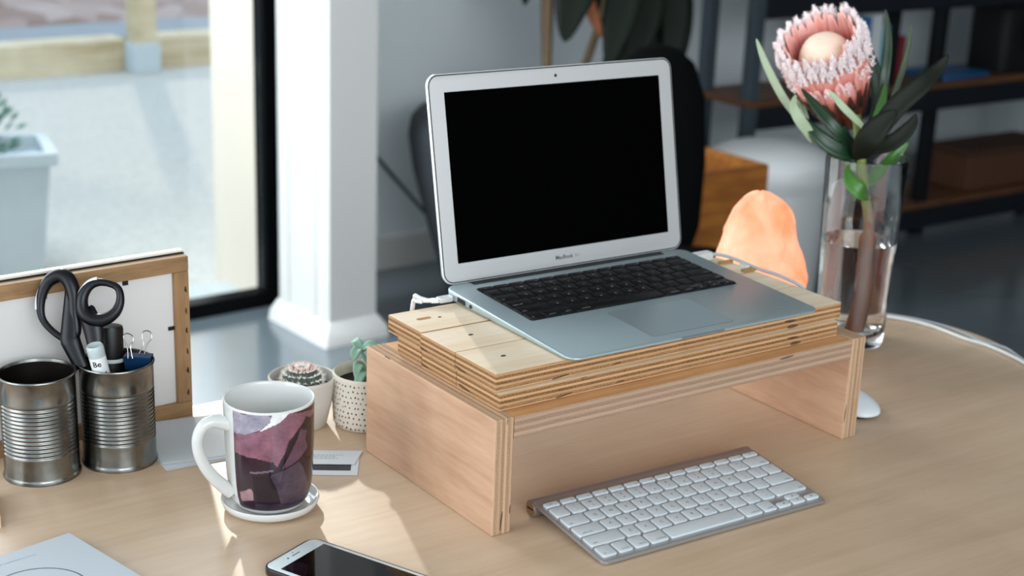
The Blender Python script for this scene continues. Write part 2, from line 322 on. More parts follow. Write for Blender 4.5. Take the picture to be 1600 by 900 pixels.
struct(room_obj(MB().box(-4.2, 6.2, -6.2, -.0301, FZ-.1, FZ).box(-.002, 6.2, -.0301, .13, FZ-.1, FZ).box(-4.2, -.002, -.0301, -.0001, FZ-.1, FZ-.001), 'floor', M_floor, ang=0))
wb = MB().box(.063, 6.2, .13, .25, FZ, 2.0)
struct(room_obj(wb, 'wall_back', M_wall, ang=0))
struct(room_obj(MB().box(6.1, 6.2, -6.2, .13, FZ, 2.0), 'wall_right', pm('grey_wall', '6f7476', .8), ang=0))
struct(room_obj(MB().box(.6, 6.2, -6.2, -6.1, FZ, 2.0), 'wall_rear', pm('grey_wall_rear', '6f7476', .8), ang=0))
bb = MB().box(.063, 6.1, .112, .13, FZ, FZ+.095).box(.063, 6.1, .118, .13, FZ+.095, FZ+.103)
struct(room_obj(bb, 'baseboard_back', M_white, ang=0))
# ceiling slab with an eave outside the glazing
ev = [(-4.2, -6.2), (6.2, -6.2), (6.2, .3), (-4.2, .3)]
c = MB(); c.loft([[(x, y, 2.0) for x, y in ev], [(x, y, 2.15) for x, y in ev]])
struct(room_obj(c, 'ceiling', M_ceil, ang=0))
# white pier beside the glazing, with trim strips and a skirting foot
pr_ = MB().box(-.088, .063, -.405, -.14, FZ, 2.0).box(-.094, -.088, -.34, -.31, FZ+.06, 2.0).box(-.094, -.088, -.20, -.15, FZ+.06, 2.0)
struct(room_obj(MB().box(.0, .0625, -.03, .25, FZ, 2.0), 'wall_corner', M_white, ang=0))
struct(room_obj(pr_, 'wall_pier', M_white, ang=0, bevel=.002))
sk = MB(); sk.loft([rrect(-.118, .093, -.435, -.12, .01, FZ), rrect(-.114, .089, -.431, -.125, .01, FZ+.03), rrect(-.092, .067, -.409, -.136, .004, FZ+.06)])
struct(room_obj(sk, 'baseboard_pier', M_white))
# glazing: black aluminium frame and pane
win = bpy.data.objects.new('window_1', None); COL.objects.link(win); win.matrix_world = RM; struct(win)
f = MB().box(-.066, -.002, -.03, .03, FZ, 2.0).box(-4.1, -.066, -.03, .03, FZ, FZ+.045).box(-4.1, -.066, -.03, .03, 1.93, 2.0)
fo = f.build('window_frame', M_blackframe, win, ang=0, bevel=.003)
gm, gn, gl, gb = new_mat('window_glass'); gn.remove(gb)
tr = gn.new('ShaderNodeBsdfTransparent'); tr.inputs[0].default_value = (.95, .97, .97, 1)
gy = gn.new('ShaderNodeBsdfGlossy'); gy.inputs['Roughness'].default_value = .0
fr = gn.new('ShaderNodeFresnel'); fr.inputs['IOR'].default_value = 1.35
mx = gn.new('ShaderNodeMixShader'); gl.new(fr.outputs[0], mx.inputs[0]); gl.new(tr.outputs[0], mx.inputs[1]); gl.new(gy.outputs[0], mx.inputs[2])
gl.new(mx.outputs[0], gn['Material Output'].inputs[0])
MB().box(-4.1, -.066, -.004, .004, FZ+.045, 1.93).build('window_pane', gm, win, ang=0)
# outside
# unseen flat slab on posts, added across the yard to shade the near gravel
cpv = [(-6, 7.1), (6, 7.1), (6, 7.3), (3.7, 7.32), (3.2, 8.1), (2.83, 8.79), (2.3, 9.6), (1.5, 10.3), (-6, 10.6)]
cpr = MB(); cpr.loft([[(x, y, 2.2) for x, y in cpv], [(x, y, 2.32) for x, y in cpv]])
for px_, py_ in ((-5.8, 7.3), (5.7, 7.3), (-5.8, 10.4), (5.8, 7.4)): cpr.box(px_-.06, px_+.06, py_-.06, py_+.06, FZ, 2.2)
o = cpr.build('unseen_shade_slab', pm('grey_shade_slab', '7a7f84', .8), ang=0); o.matrix_world = RM; struct(o)
struct(room_obj(MB().box(-.045, -.001, .031, .32, FZ-.1, 2.0).box(-.001, 6.2, .2505, .32, FZ-.1, 2.0), 'wall_outside', pm('white_render', 'eadac8', .8), ang=0))
struct(room_obj(MB().box(-4.5, .0, .0, .27, FZ-.09, FZ-.004), 'trim_1', pm('pale_concrete_sill', 'c9ccc8', .8, noise_amt=.1), ang=0))
g = room_obj(MB().box(-6, 9, .2, 4.05, FZ-.2, FZ-.02), 'gravel_yard', M_gravel, ang=0); struct(g)
# low timber sleeper wall, one beam per length
M_sleeper = veneer('weathered_timber', 'e6d6b8', 'bba680', grain=0, scale=.4, rough=.8)
for i, (x0, x1) in enumerate(((-.9, 1.37), (1.47, 3.4))):
    o = MB().box(x0, x1, 3.99, 4.17, FZ-.03, FZ+.15).build('timber_sleeper', M_sleeper, ang=0, bevel=.012)
    o.matrix_world = RM
    tag(o, ['long pale timber sleeper edging the gravel, left of the fence post', 'pale timber sleeper edging the gravel, just right of the fence post'][i], 'timber sleeper', 'timber sleepers along the gravel')
o = MB().box(-.065, .065, -.05, .05, 0, 2.4).box(-.075, .075, -.06, .06, 0, .16, 1).build('fence_post', [M_sleeper, pm('galvanised_shoe', 'c8d2d6', .5)], ang=0, bevel=.006)
o.matrix_world = RM @ Matrix.Translation((1.42, 3.91, FZ-.02))
tag(o, 'upright timber fence post on a pale metal shoe in the gravel', 'post')
struct(room_obj(MB().box(-9, 14, 4.17, 4.75, FZ-.2, FZ+.13), 'road', pm('grey_asphalt', '8f9599', .9, noise_amt=.15, noise_scale=8), ang=0))
m, n, l, b = new_mat('leaf_strewn_bank')
t = n.new('ShaderNodeTexCoord'); v = n.new('ShaderNodeTexVoronoi'); v.inputs['Scale'].default_value = 5; l.new(t.outputs['Object'], v.inputs['Vector'])
r = n.new('ShaderNodeValToRGB'); cr = r.color_ramp; cr.elements[0].color = (*lin('8a6a5c'), 1); cr.elements[1].color = (*lin('b9a39a'), 1)
sx_ = n.new('ShaderNodeSeparateColor'); l.new(v.outputs['Color'], sx_.inputs[0]); l.new(sx_.outputs[0], r.inputs[0]); l.new(r.outputs[0], b.inputs['Base Color'])
b.inputs['Roughness'].default_value = .95
bk = MB(); NX = 60; NY = 16
vs = []; fs = []
for j in range(NY+1):
    for i in range(NX+1):
        x = -9+23*i/NX; y = 4.70+9*j/NY
        vs.append((x, y, FZ+.12+ (0 if j == 0 else .05+.13*j*.3+.10*noise.noise(Vector((x*1.3, y*1.3, 0))))))
for j in range(NY):
    for i in range(NX): fs.append((j*(NX+1)+i, j*(NX+1)+i+1, (j+1)*(NX+1)+i+1, (j+1)*(NX+1)+i))
bk.add(vs, fs); struct(room_obj(bk, 'bank', m))
# garden planter with small shrub
pl = thing('garden_planter', 'tall tapered pale grey square planter on the gravel outside the glass', 'planter', (.615, 3.53, FZ-.02), radians(-12))
p_ = MB(); ro = lambda h, z: [(-h, -h, z), (h, -h, z), (h, h, z), (-h, h, z)]
p_.loft([ro(.10, 0), ro(.135, .36), ro(.155, .362), ro(.157, .40), ro(.125, .40), ro(.12, .36)], cap1=True)
p_.build('planter_body', pm('grey_fibre_planter', 'b4bcc0', .7, noise_amt=.08, noise_scale=10), pl, ang=30)
sh = MB()
for k in range(90):
    a = random.uniform(0, 2*pi); rr = random.uniform(0, .11); h = random.uniform(.36, .36+.16)
    p0 = Vector((rr*cos(a)-.05, rr*sin(a), h)); d = Vector((cos(a), sin(a), random.uniform(.2, 1))).normalized()
    s_ = d.cross(Vector((0, 0, 1))).normalized()*.013
    u_ = d.cross(s_).normalized()*.003
    q = d*.045
    sh.add([p0, p0+q*.5+s_+u_, p0+q, p0+q*.5-s_+u_, p0+q*.5-u_*2], [(0, 1, 2, 3), (0, 4, 1), (1, 4, 2), (2, 4, 3), (3, 4, 0)])
sh.build('shrub_leaves', pm('shrub_green', '3f6a55', .6), pl)

# ---------------------------------------------------------------- background furniture
def cyl_pts(r, z, seg=48, cx=0, cy=0): return [(cx+r*cos(2*pi*j/seg), cy+r*sin(2*pi*j/seg), z) for j in range(seg)]
# large charcoal planter with rubber plant
bp_ = thing('potted_rubber_plant', 'dark-leaved indoor plant in a huge charcoal round pot behind the laptop', 'potted plant', (1.825, 2.40, FZ))

pt = MB().lathe([(0, .0), (.20, .0), (.23, .03), (.285, .25), (.330, .45), (.342, .55), (.336, .60), (.318, .625), (.295, .63), (.285, .61), (.28, .56), (0, .56)], 64)
pt.v = [(x*1.14, y*1.14, z*.93) for x, y, z in pt.v]
pt.build('pot', pm('charcoal_stone_pot', '3c4045', .75, noise_amt=.2, noise_scale=14, bump=.5), bp_, ang=50)
M_bark = pm('grey_brown_bark', '6d5a45', .85, noise_amt=.3, noise_scale=60)
stems = [((-.02, -.02, .55), (-.05, -.06, .95), (-.06, -.03, 1.5)), ((.03, .03, .55), (-.01, .02, 1.0), (.02, .05, 1.6)), ((.06, -.01, .55), (.20, -.03, 1.0), (.24, -.01, 1.5))]
for q in stems:
    MB().tube(catmull(q, 6), .012, 10).build('stem', M_bark, bp_)
def leaf_blade(mb, pts, width, nrm=None, fold=.25, n=5, tipw=.0, m=0, bw=.12, peak=.45):
    P = catmull(pts, n); N = len(P); rows = []
    for i, p in enumerate(P):
        t = i/(N-1)
        tn = (P[min(i+1, N-1)]-P[max(i-1, 0)]).normalized()
        nn = Vector(nrm) if nrm is not None else Vector((-.5, -.7, .5))
        nn = (nn-tn*nn.dot(tn)).normalized(); b = tn.cross(nn)
        w = width*.5*(sin(pi*min(1, (t**(.693/ -math.log(peak)))))**.75*(1-bw)+bw*(1-t)) if 0 < t < 1 else width*.5*(bw if t == 0 else .02)
        rows.append([p-b*w+nn*w*fold, p-b*w*.5+nn*w*fold*.35, p, p+b*w*.5+nn*w*fold*.35, p+b*w+nn*w*fold])
    vs = [tuple(q) for r in rows for q in r]; fs = [(i*5+j, i*5+j+1, (i+1)*5+j+1, (i+1)*5+j) for i in range(N-1) for j in range(4)]
    mb.add(vs, fs, m)
def leaf_obj(pts, width, mat, parent, nrm=None, fold=.25, th=.0012, name='leaf', **k):
    mb = MB(); leaf_blade(mb, pts, width, nrm, fold, **k)
    o = mb.build(name, mat, parent, ang=60, fix=False)
    s_ = o.modifiers.new('thick', 'SOLIDIFY'); s_.thickness = th; s_.offset = 0
    return o
M_bigleaf = pm('dark_glossy_leaf', '0a140a', .55, spec=.2, noise_amt=.3, noise_scale=12)
BL = BIGLEAVES
for pts, w in BL:
    leaf_obj([Vector(p)-Vector((1.84, 2.40, FZ)) for p in pts], w, M_bigleaf, bp_, th=.003, fold=.15)
M_rust = pm('rusty_young_leaf', '8a4a22', .5)
leaf_obj([Vector(p)-Vector((1.84, 2.40, FZ)) for p in RUSTLEAF], .035, M_rust, bp_, th=.003, name='young_leaf')
soil = MB().lathe([(0, .575), (.15, .58), (.283, .565)], 40); soil.v = [(x*1.1, y*1.1, z*.93) for x, y, z in soil.v]; soil.build('soil', pm('dark_soil', '1c1713', .95, bump=1), bp_)

# black chair
ch = thing('office_chair', 'black high-backed chair standing behind the laptop beside the wooden crate', 'chair', (1.565, 1.62, FZ), radians(-35))
cb = MB()
rings = []
for z, w, d, y in ((.50, .09, .03, .0), (.60, .12, .035, .005), (.75, .125, .035, .02), (.90, .115, .03, .035), (.98, .085, .027, .04), (1.01, .05, .02, .042), (1.02, .02, .01, .042)):
    rings.append([(w*cos(2*pi*j/32), y+d*sin(2*pi*j/32)*(1.0), z-.13) for j in range(32)])
cb.loft(rings); 
M_chair = pm('black_chair_fabric', '040506', .95, spec=.1)
cb.build('backrest', M_chair, ch, ang=60)
st_ = MB().loft([rrect(-.21, .21, -.42, -.02, .07, .36), rrect(-.22, .22, -.43, -.01, .08, .385), rrect(-.22, .22, -.43, -.01, .08, .41), rrect(-.20, .20, -.41, -.03, .07, .43)])
st_.build('seat', M_chair, ch, ang=60)
MB().tube([(0, -.05, .38), (0, .03, .40), (0, .045, .50)], .02, 10).build('back_support', M_black, ch)
MB().lathe([(.0, .05), (.03, .05), (.03, .2), (.02, .2), (.02, .37), (0, .37)], 20, M=Matrix.Translation((0, -.2, 0))).build('gas_column', M_black, ch)
for k in range(5):
    a = 2*pi*k/5+.3; e = Vector((.24*cos(a), -.2+.24*sin(a), .055))
    lg = MB().tube([(0, -.2, .09), tuple(e)], [.022, .014], 8).build('leg', M_black, ch)
    MB().lathe([(.0, -.012), (.024, -.012), (.027, 0), (.024, .012), (0, .012)], 16, M=Matrix.Translation(e-Vector((0, 0, .028)))@Matrix.Rotation(pi/2, 4, 'X')).build('caster', M_black, lg)

# wooden crate
M_crate = veneer('orange_brown_wood', 'b0702f', '7d471c', grain=0, scale=.5, rough=.5)
cr_ = thing('wooden_crate', 'open-topped orange-brown wooden crate on the floor between chair and white bin', 'crate', (1.68, 1.60, FZ))
cw, cd, chh, ct = .245, .38, .585, .018
for nm, bx_ in (('front_panel', (0, cw, 0, ct, 0, chh)), ('back_panel', (0, cw, cd-ct, cd, 0, chh)), ('side_panel', (0, ct, ct, cd-ct, 0, chh)), ('side_panel', (cw-ct, cw, ct, cd-ct, 0, chh)), ('bottom_panel', (ct, cw-ct, ct, cd-ct, 0, ct))):
    MB().box(*bx_).build(nm, M_crate, cr_, ang=0, bevel=.003)

# white bin with domed lid
M_bin = pm('white_bin_plastic', 'd3d3d2', .45)
bn = thing('pedal_bin', 'white plastic bin with a domed lid between crate and glass vase', 'bin', (2.46, 2.13, FZ))
MB().lathe([(0, 0), (.155, 0), (.162, .01), (.178, .375), (.184, .38), (.184, .392), (.17, .392), (0, .392)], 56).build('bin_body', M_bin, bn, ang=40)
ld = MB().lathe([(.186, .392), (.19, .40), (.188, .44), (.183, .452), (.16, .468), (.11, .485), (.05, .493), (0, .495)], 56).build('lid', pm('white_bin_lid', 'dededd', .4), bn, ang=40)
MB().box(.10, .15, -.185, -.165, .425, .442).build('lid_handle', pm('teal_grey_clip', '2f4a52', .5), ld, ang=0, bevel=.003)

# shelf unit
su = thing('shelf_unit', 'dark steel shelving with brown wooden shelves along the back wall', 'shelf', (0, 0, 0))
M_shelf = veneer('brown_shelf_wood', '6e4a30', '4a2f1e', grain=0, scale=.4, rough=.55)
M_navy = pm('dark_steel_beam', '14181f', .55)
SX = [2.66, 3.53, 4.42]; YF, YB = 2.45, 2.66
for i, x in enumerate(SX):
    for y in (YF, YB):
        MB().box(x-.022, x+.022, y-.02, y+.02, FZ+.001, .95).build('post', M_steel if i == 0 else M_dark_metal, su, ang=0, bevel=.002)
for k, z in enumerate((-.64, -.215, .135, .52)):
    MB().box(SX[0]-.03, SX[2]+.03, YF-.03, YB+.03, z, z+.022).build('shelf_board', M_shelf, su, ang=0, bevel=.002)
    MB().box(SX[0]+.023, SX[2]-.023, YF-.025, YF-.005, z-.075, z-.001).build('shelf_rail', M_navy, su, ang=0, bevel=.002)
# books and boxes on the shelves (all stand on their board)
def book(x, y, z, w, d, h, colr, label, ry=0, grp=None, name='book'):
    o = thing(name, label, 'book' if name == 'book' else name.replace('_', ' '), (x, y, z), 0, grp)
    MB().box(0, w, 0, d, 0, .003).box(0, .003, 0, d, 0, h) if False else None
    cov = MB().box(0, .004, 0, d, 0, h).box(w-.004, w, 0, d, 0, h).box(.004, w-.004, 0, .004, 0, h)
    cov.build('cover', pm('cover_'+colr, colr, .5), o, ang=0)
    MB().box(.004, w-.004, .004, d-.006, .004, h-.006).build('pages', M_paper, o, ang=0)
    return o
zt = -.215+.023
book(3.16, 2.47, zt, .05, .17, .23, '2f6fa8', 'blue-spined book on the shelf behind the protea leaves', grp='books on the middle shelf')
book(3.215, 2.47, zt, .05, .17, .24, 'd8dcdc', 'white-spined book on the shelf beside the blue one', grp='books on the middle shelf')
book(3.27, 2.47, zt, .035, .17, .20, '4fa0ae', 'pale teal book on the shelf between white and black spines', grp='books on the middle shelf')
book(3.31, 2.47, zt, .045, .17, .225, '101216', 'black-spined book on the shelf beside the teal one', grp='books on the middle shelf')
book(3.36, 2.47, zt, .03, .17, .16, '7d2c33', 'short dark red book at the right end of the row', grp='books on the middle shelf')
o = MB().loft([rrect(-.14, .14, -.10, .10, .01, 0), rrect(-.14, .14, -.10, .10, .01, .012)]).build('blue_folder', pm('blue_card', '1f5f95', .5)); o.location = (3.70, 2.545, zt); o.rotation_euler = (0, 0, .1)
tag(o, 'flat blue folder lying on the shelf behind the right-hand leaf', 'folder')
sb = thing('black_speaker_box', 'large black rounded box standing on the shelf at right', 'box', (4.02, 2.50, zt), -.1)
MB().loft([rrect(-.12, .12, -.06, .12, .03, 0), rrect(-.125, .125, -.065, .125, .035, .02), rrect(-.125, .125, -.065, .125, .035, .22), rrect(-.11, .11, -.05, .11, .03, .24)]).build('cabinet', pm('matt_black_box', '050506', .7), sb, ang=50)
MB().lathe([(0, 0), (.06, 0), (.062, .004), (.05, .006), (0, .003)], 32, M=Matrix.Translation((0, -.066, .15))@Matrix.Rotation(pi/2, 4, 'X')).build('grille', M_black, sb)
book(4.19, 2.46, zt, .075, .2, .27, '9a4a34', 'orange-red book standing beside the black box at the right edge', grp='books by the black box')
book(4.27, 2.46, zt, .06, .2, .30, '3c1c1c', 'tall dark maroon book beyond the orange-red one', grp='books by the black box')
o = thing('storage_box', 'low brown box on the bottom shelf at the right edge', 'box', (4.05, 2.56, -.64+.023))
MB().box(-.25, .25, -.10, .10, 0, .12).build('box_body', pm('brown_card', '5c3b28', .8), o, ang=0, bevel=.004)
MB().box(-.255, .255, -.105, .105, .12, .145).build('box_lid', pm('brown_card_lid', '4b2f20', .8), o, ang=0, bevel=.004)
# thin dark tube slanting down the wall
cb_ = MB().tube(catmull([(1.42, 2.90, -.20), (1.60, 2.905, -.40), (1.80, 2.91, -.62), (1.86, 2.85, -.735), (2.0, 2.7, -.735)], 8), .006, 8).build('wall_tube', pm('slate_tube', '39434d', .5))
tag(cb_, 'thin dark tube slanting down the white wall left of the big pot', 'cable')
# ================================================================ DESK
dp = [(-1.3, .45), (.55, .452), (.70, .437), (.775, .408), (.834, .36), (.886, .292), (.908, .247), (.919, .178), (.912, .12), (.887, .065), (.84, -.02), (.78, -.12), (.72, -.25), (.66, -.5), (.60, -.9), (-1.3, -.9)]
core = catmull([(x, y, 0) for x, y in dp[1:-1]], 6)
out = [Vector((-1.3, .452, 0))]+core+[Vector((-1.3, -.9, 0))]
cen = Vector((.0, 0, 0))
def ring(ins, z): return [((p.x-cen.x)*(1-ins)+cen.x, (p.y-cen.y)*(1-ins)+cen.y, z) for p in out]
dk = thing('desk', 'pale birch desk top with a rounded right end', 'desk', (0, 0, FZ))
t_ = MB(); t_.loft([ring(.004, -.025), ring(0, -.022), ring(0, -.002), ring(.002, 0)], m=[1, 1, 0]); 
dtop = t_.build('desk_top', [M_desk, M_edge_z], dk, ang=40); dtop.location = (0, 0, -FZ)
for x, y in ((-1.1, .3), (.6, .3), (-1.1, -.7), (.42, -.7)):
    MB().box(x-.03, x+.03, y-.03, y+.03, .001, -FZ-.0255).build('leg', M_black, dk, ang=0, bevel=.003)

# ---------------------------------------------------------------- monitor riser
RW, RD, RH, RT = .4976, .2406, .1192, .0216
rs = thing('plywood_riser', 'plywood bridge-shaped riser standing on the desk under the laptop blocks', 'riser', (0, 0, 0))
def faces(face, edge_m, axis, x0, x1, y0, y1, z0, z1):
    # box with veneer on the two faces normal to `axis`, plies on the other four
    ms = {'z': [0, 0, 1, 1, 1, 1], 'x': [1, 1, 1, 0, 1, 0]}[axis]
    return MB().box(x0, x1, y0, y1, z0, z1, ms)
faces(0, 1, 'x', 0, RT, 0, RD, .0, RH).build('side_panel', [M_riser_face, M_edge_x], rs, ang=0, bevel=.0012)
faces(0, 1, 'x', RW-RT, RW, 0, RD, .0, RH).build('side_panel', [M_riser_face, M_edge_x], rs, ang=0, bevel=.0012)
faces(0, 1, 'z', RT+.0003, RW-RT-.0003, .0, RD, RH-RT-.001, RH-.0006).build('top_board', [M_board_face, M_edge_z], rs, ang=0, bevel=.0008)
# blocks on the riser
Z1, Z2 = .1366, .1555
def block(x0, x1, y0, y1, z0, z1, label, extras=None):
    b = thing('plywood_block', label, 'plywood block', (x0, y0, z0), 0, 'plywood blocks stacked under the laptop')
    MB().box(0, x1-x0, 0, y1-y0, 0, z1-z0, [0, 0, 1, 1, 1, 1]).build('block_body', [M_block_top, M_edge_blk], b, ang=0, bevel=.0006)
    for (kx, ky, kr, kind) in (extras or []):
        if kind == 'screw':
            MB().lathe([(0, .0002), (kr*.5, .0004), (kr, .0005), (kr*1.05, .0001)], 12, M=Matrix.Translation((kx-x0, ky-y0, z1-z0))@Matrix.Scale(1.7, 4, (1, 0, 0))).build('screw_hole', pm('dark_screw_hole', '3a2a20', .7), b)
        else:
            MB().loft([rrect(-.0085, .0085, -.0028, .0028, .0027, 0), rrect(-.0085, .0085, -.0028, .0028, .0027, .0003)], M=Matrix.Translation((kx-x0, ky-y0, z1-z0))).build('slot_mark', pm('brown_slot', 'a97b4c', .8), b)
    return b
g_ = .0004
block(.0163, .4694, .0178, .0925, RH, Z1, 'lower plywood block at the front of the stack on the riser')
block(.0163, .4694, .0933, .1570, RH, Z1, 'lower plywood block in the middle row of the stack')
block(.0180, .4694, .1600, .2070, RH, Z1, 'lower plywood block in the rear row of the stack')
block(.0148, .4769, .0229, .0935, Z1+g_, Z2, 'upper plywood block along the front, under the front edge of the laptop', [(.050, .062, .0016, 'screw')])
block(.0148, .4769, .0942, .1580, Z1+g_, Z2, 'upper plywood block in the middle row, one screw hole showing left of the laptop', [(.057, .130, .0016, 'screw')])
block(.0175, .4769, .1605, .2260, Z1+g_, Z2, 'upper plywood block in the rear row, with an oblong slot at its left end', [(.043, .197, .003, 'slot'), (.060, .193, .0011, 'screw')])
for x, y, lb in ((.467, .2005, 'small brown wooden chip on the blocks nearer the white plug'), (.4695, .1635, 'small brown wooden chip on the blocks nearer the front')):
    o = MB().loft([rrect(-.010, .010, -.003, .003, .001, 0), rrect(-.010, .010, -.003, .003, .001, .003)]).build('wood_chip', veneer('chip_wood', 'b8935a', '8d6a36', 0, 1)); o.location = (x, y, Z2)
    tag(o, lb, 'wood chip', 'wood chips on the blocks')

# ---------------------------------------------------------------- laptop
LS = 1.02558; TILT = radians(2.4)
lp = thing('laptop', 'open silver laptop with a black switched-off screen on the plywood blocks', 'laptop', (.093135, .009665, Z2+.0046), -.0146259)
lp.scale = (LS,)*3
TR = Matrix.Rotation(TILT, 4, 'X')
LW, LV = .325, .2276
def TT(mb):   # tilt a mesh builder by the wedge angle
    mb.v = [tuple(TR @ Vector(p)) for p in mb.v]; return mb
def base_ring(ins, zf, zr, r=.013): return [(x, y, zf+(zr-zf)*y/LV) for x, y, z in rrect(0, LW, 0, LV, r, 0, 8, ins)]
bs = MB().loft([base_ring(.010, -.0040, -.0130), base_ring(.004, -.0037, -.0125), base_ring(.0008, -.0026, -.0095), base_ring(0, -.0012, -.0015), base_ring(.0003, -.0004, -.0004), base_ring(.0009, 0, 0)])
base = TT(bs).build('base', M_alu, lp, ang=50)
for x, y in ((.03, .02), (LW-.03, .02), (.03, .205), (LW-.03, .205)):
    zz = (TR @ Vector((x, y, -.004-.009*y/LV))).z
    MB().lathe([(0, -.0045/LS), (.006, -.0045/LS), (.0065, zz+.0008)], 16, M=Matrix.Translation((x, y, 0))).build('rubber_foot', M_black, base)
# keyboard well, slot, trackpad
KU0, KU1, KV0, KV1 = .0255, .2995, .1020, .2065
TT(MB().loft([rrect(KU0, KU1, KV0, KV1, .003, .00006)]*1+[rrect(KU0, KU1, KV0, KV1, .003, .0001)])).build('keyboard_well', pm('shaded_well', '40464a', .4, metal=.6), base)  # well darker than the deck: recess shade put into its colour
TT(MB().loft([rrect(.032, .291, .2185, .2270, .001, .0000), rrect(.032, .291, .2185, .2270, .001, .0003)])).build('hinge_slot', M_black, base)
tp = (.110, .2150, .0145, .0885)
TT(MB().loft([rrect(tp[0]-.0004, tp[1]+.0004, tp[2]-.0004, tp[3]+.0004, .003, .00004), rrect(tp[0]-.0004, tp[1]+.0004, tp[2]-.0004, tp[3]+.0004, .003, .00010)])).build('trackpad_gap', pm('trackpad_gap_grey', '4c5356', .5), base)
TT(MB().loft([rrect(*tp, .003, .00008), rrect(*tp, .003, .00024)])).build('trackpad', pm('trackpad_glass', 'aab8bb', .32, metal=.55), base)
TT(MB().box(.135, .19, -.0006, .0008, -.0012, .0001)).build('thumb_notch', pm('notch_grey', '6a7074', .5), base)
# left-hand ports
pf = MB(); pf.box(-.0004, .0012, .186, .200, -.0078, -.0028); TT(pf).build('usb_port', M_black, base, ang=0)
TT(MB().lathe([(0, 0), (.0021, 0), (.0021, .0014), (0, .0014)], 14, M=Matrix.Translation((-.0005, .175, -.0052))@Matrix.Rotation(pi/2, 4, 'Y'))).build('audio_port', M_black, base)

def key_rows(kind):
    R = []
    if kind == 'ext': fn = [('esc', 14.5/14)]+[('F%d' % i, 14.5/14) for i in range(1, 13)]+[('^', 14.5/14)]
    else: fn = [('esc', 14.5/14)]+[('F%d' % i, 14.5/14) for i in range(1, 13)]+[('o', 14.5/14)]
    R.append((fn, .55))
    R.append(([('~`', 1)]+[(c, 1) for c in ('!1', '@2', '#3', '$4', '%5', '^6', '&7', '*8', '(9', ')0', '_-', '+=')]+[('delete', 1.5)], 1))
    R.append(([('tab', 1.5)]+[(c, 1) for c in 'QWERTYUIOP']+[('{[', 1), ('}]', 1), ('|\\', 1)], 1))
    R.append(([('caps lock', 1.75)]+[(c, 1) for c in 'ASDFGHJKL']+[(':;', 1), ('"\'', 1), ('return', 1.75)], 1))
    R.append(([('shift', 2.25)]+[(c, 1) for c in 'ZXCVBNM']+[('<,', 1), ('>.', 1), ('?/', 1), ('shift', 2.25)], 1))
    R.append(([('fn', 1), ('control', 1), ('option', 1), ('command', 1.25), ('', 5), ('command', 1.25), ('option', 1), ('arrL', 1), ('arrUD', 1), ('arrR', 1)], 1))
    return R
def one_key(x0, x1, y0, y1, z0, h, legend, mats, parent, T, dish=0, rad=.0022, lh=1.0, name='key', ins=.0007):
    mb = MB()
    cx, cy = (x0+x1)/2, (y0+y1)/2; w, d = x1-x0, y1-y0
    rg = lambda i, z: rrect(x0-cx, x1-cx, y0-cy, y1-cy, rad, z, 4, i)
    mb.loft([rg(0, z0), rg(0, z0+h*.75), rg(ins*.4, z0+h*.93), rg(ins, z0+h)])
    z = z0+h+.00004
    def put(t, px, py, s):
        vs, fs = text_geo(t, s); mb.add([(a+px, b+py, z) for a, b, _ in vs], fs, 1)
    if legend in ('esc',): put(legend, -.001, 0, .0030)
    elif legend[:1] == 'F' and len(legend) > 1: put(legend, w*.24, -d*.2, .0022)
    elif len(legend) == 1: put(legend, 0, 0, .0052*lh)
    elif len(legend) == 2 and legend != 'fn': put(legend[0], 0, d*.20, .0042*lh); put(legend[1], 0, -d*.20, .0042*lh)
    elif legend in ('tab', 'caps lock', 'fn'): put(legend, -w*.5+.0025+len(legend)*.0009, -d*.28, .0033)
    elif legend == 'shift': put(legend, (-1 if cx < .15 else 1)*(w*.5-.0065), -d*.28, .0033)
    elif legend in ('delete', 'return', 'option', 'control', 'command'): put(legend, w*.5-.002-len(legend)*.00085, -d*.28, .0029)
    elif legend.startswith('arr'):
        s = .0012
        if legend == 'arrL': mb.add([(-s, 0, z), (s, -s, z), (s, s, z)], [(0, 1, 2)], 1)
        elif legend == 'arrR': mb.add([(s, 0, z), (-s, s, z), (-s, -s, z)], [(0, 1, 2)], 1)
        elif legend == 'arrU': mb.add([(0, s, z), (-s, -s, z), (s, -s, z)], [(0, 1, 2)], 1)
        elif legend == 'arrD': mb.add([(0, -s, z), (s, s, z), (-s, s, z)], [(0, 1, 2)], 1)
    Mx = T @ Matrix.Translation((cx, cy, 0))
    o = mb.build(name, mats, parent, ang=40, fix=False)
    o.matrix_local = Mx
    return o
def keyboard(kind, parent, T, u0, v_top, pitch, rowp, gap, z0, h, mats, rad, lh=1.0, ins=.0007):
    v = v_top
    for row, hh in key_rows(kind):
        u = u0; rh = rowp*hh
        for lg, w in row:
            x0, x1, y1, y0 = u+gap/2, u+w*pitch-gap/2, v-gap/2, v-rh+gap/2
            if lg in ('arrL', 'arrR'):
                one_key(x0, x1, y0, y0+(y1-y0)*.48, z0, h, lg, mats, parent, T, rad=rad, lh=lh, ins=ins)
            elif lg == 'arrUD':
                ym = (y0+y1)/2
                one_key(x0, x1, y0, ym-.0002, z0, h, 'arrD', mats, parent, T, rad=rad, lh=lh, ins=ins)
                one_key(x0, x1, ym+.0002, y1, z0, h, 'arrU', mats, parent, T, rad=rad, lh=lh, ins=ins)
            else: one_key(x0, x1, y0, y1, z0, h, lg, mats, parent, T, rad=rad, lh=lh, ins=ins)
            u += w*pitch
        v -= rh
keyboard('lap', base, TR, .0258, .2060, .01885, .01855, .0022, .0001, .0015, [M_keyblack, M_legendw], .0016, .8, .0004)

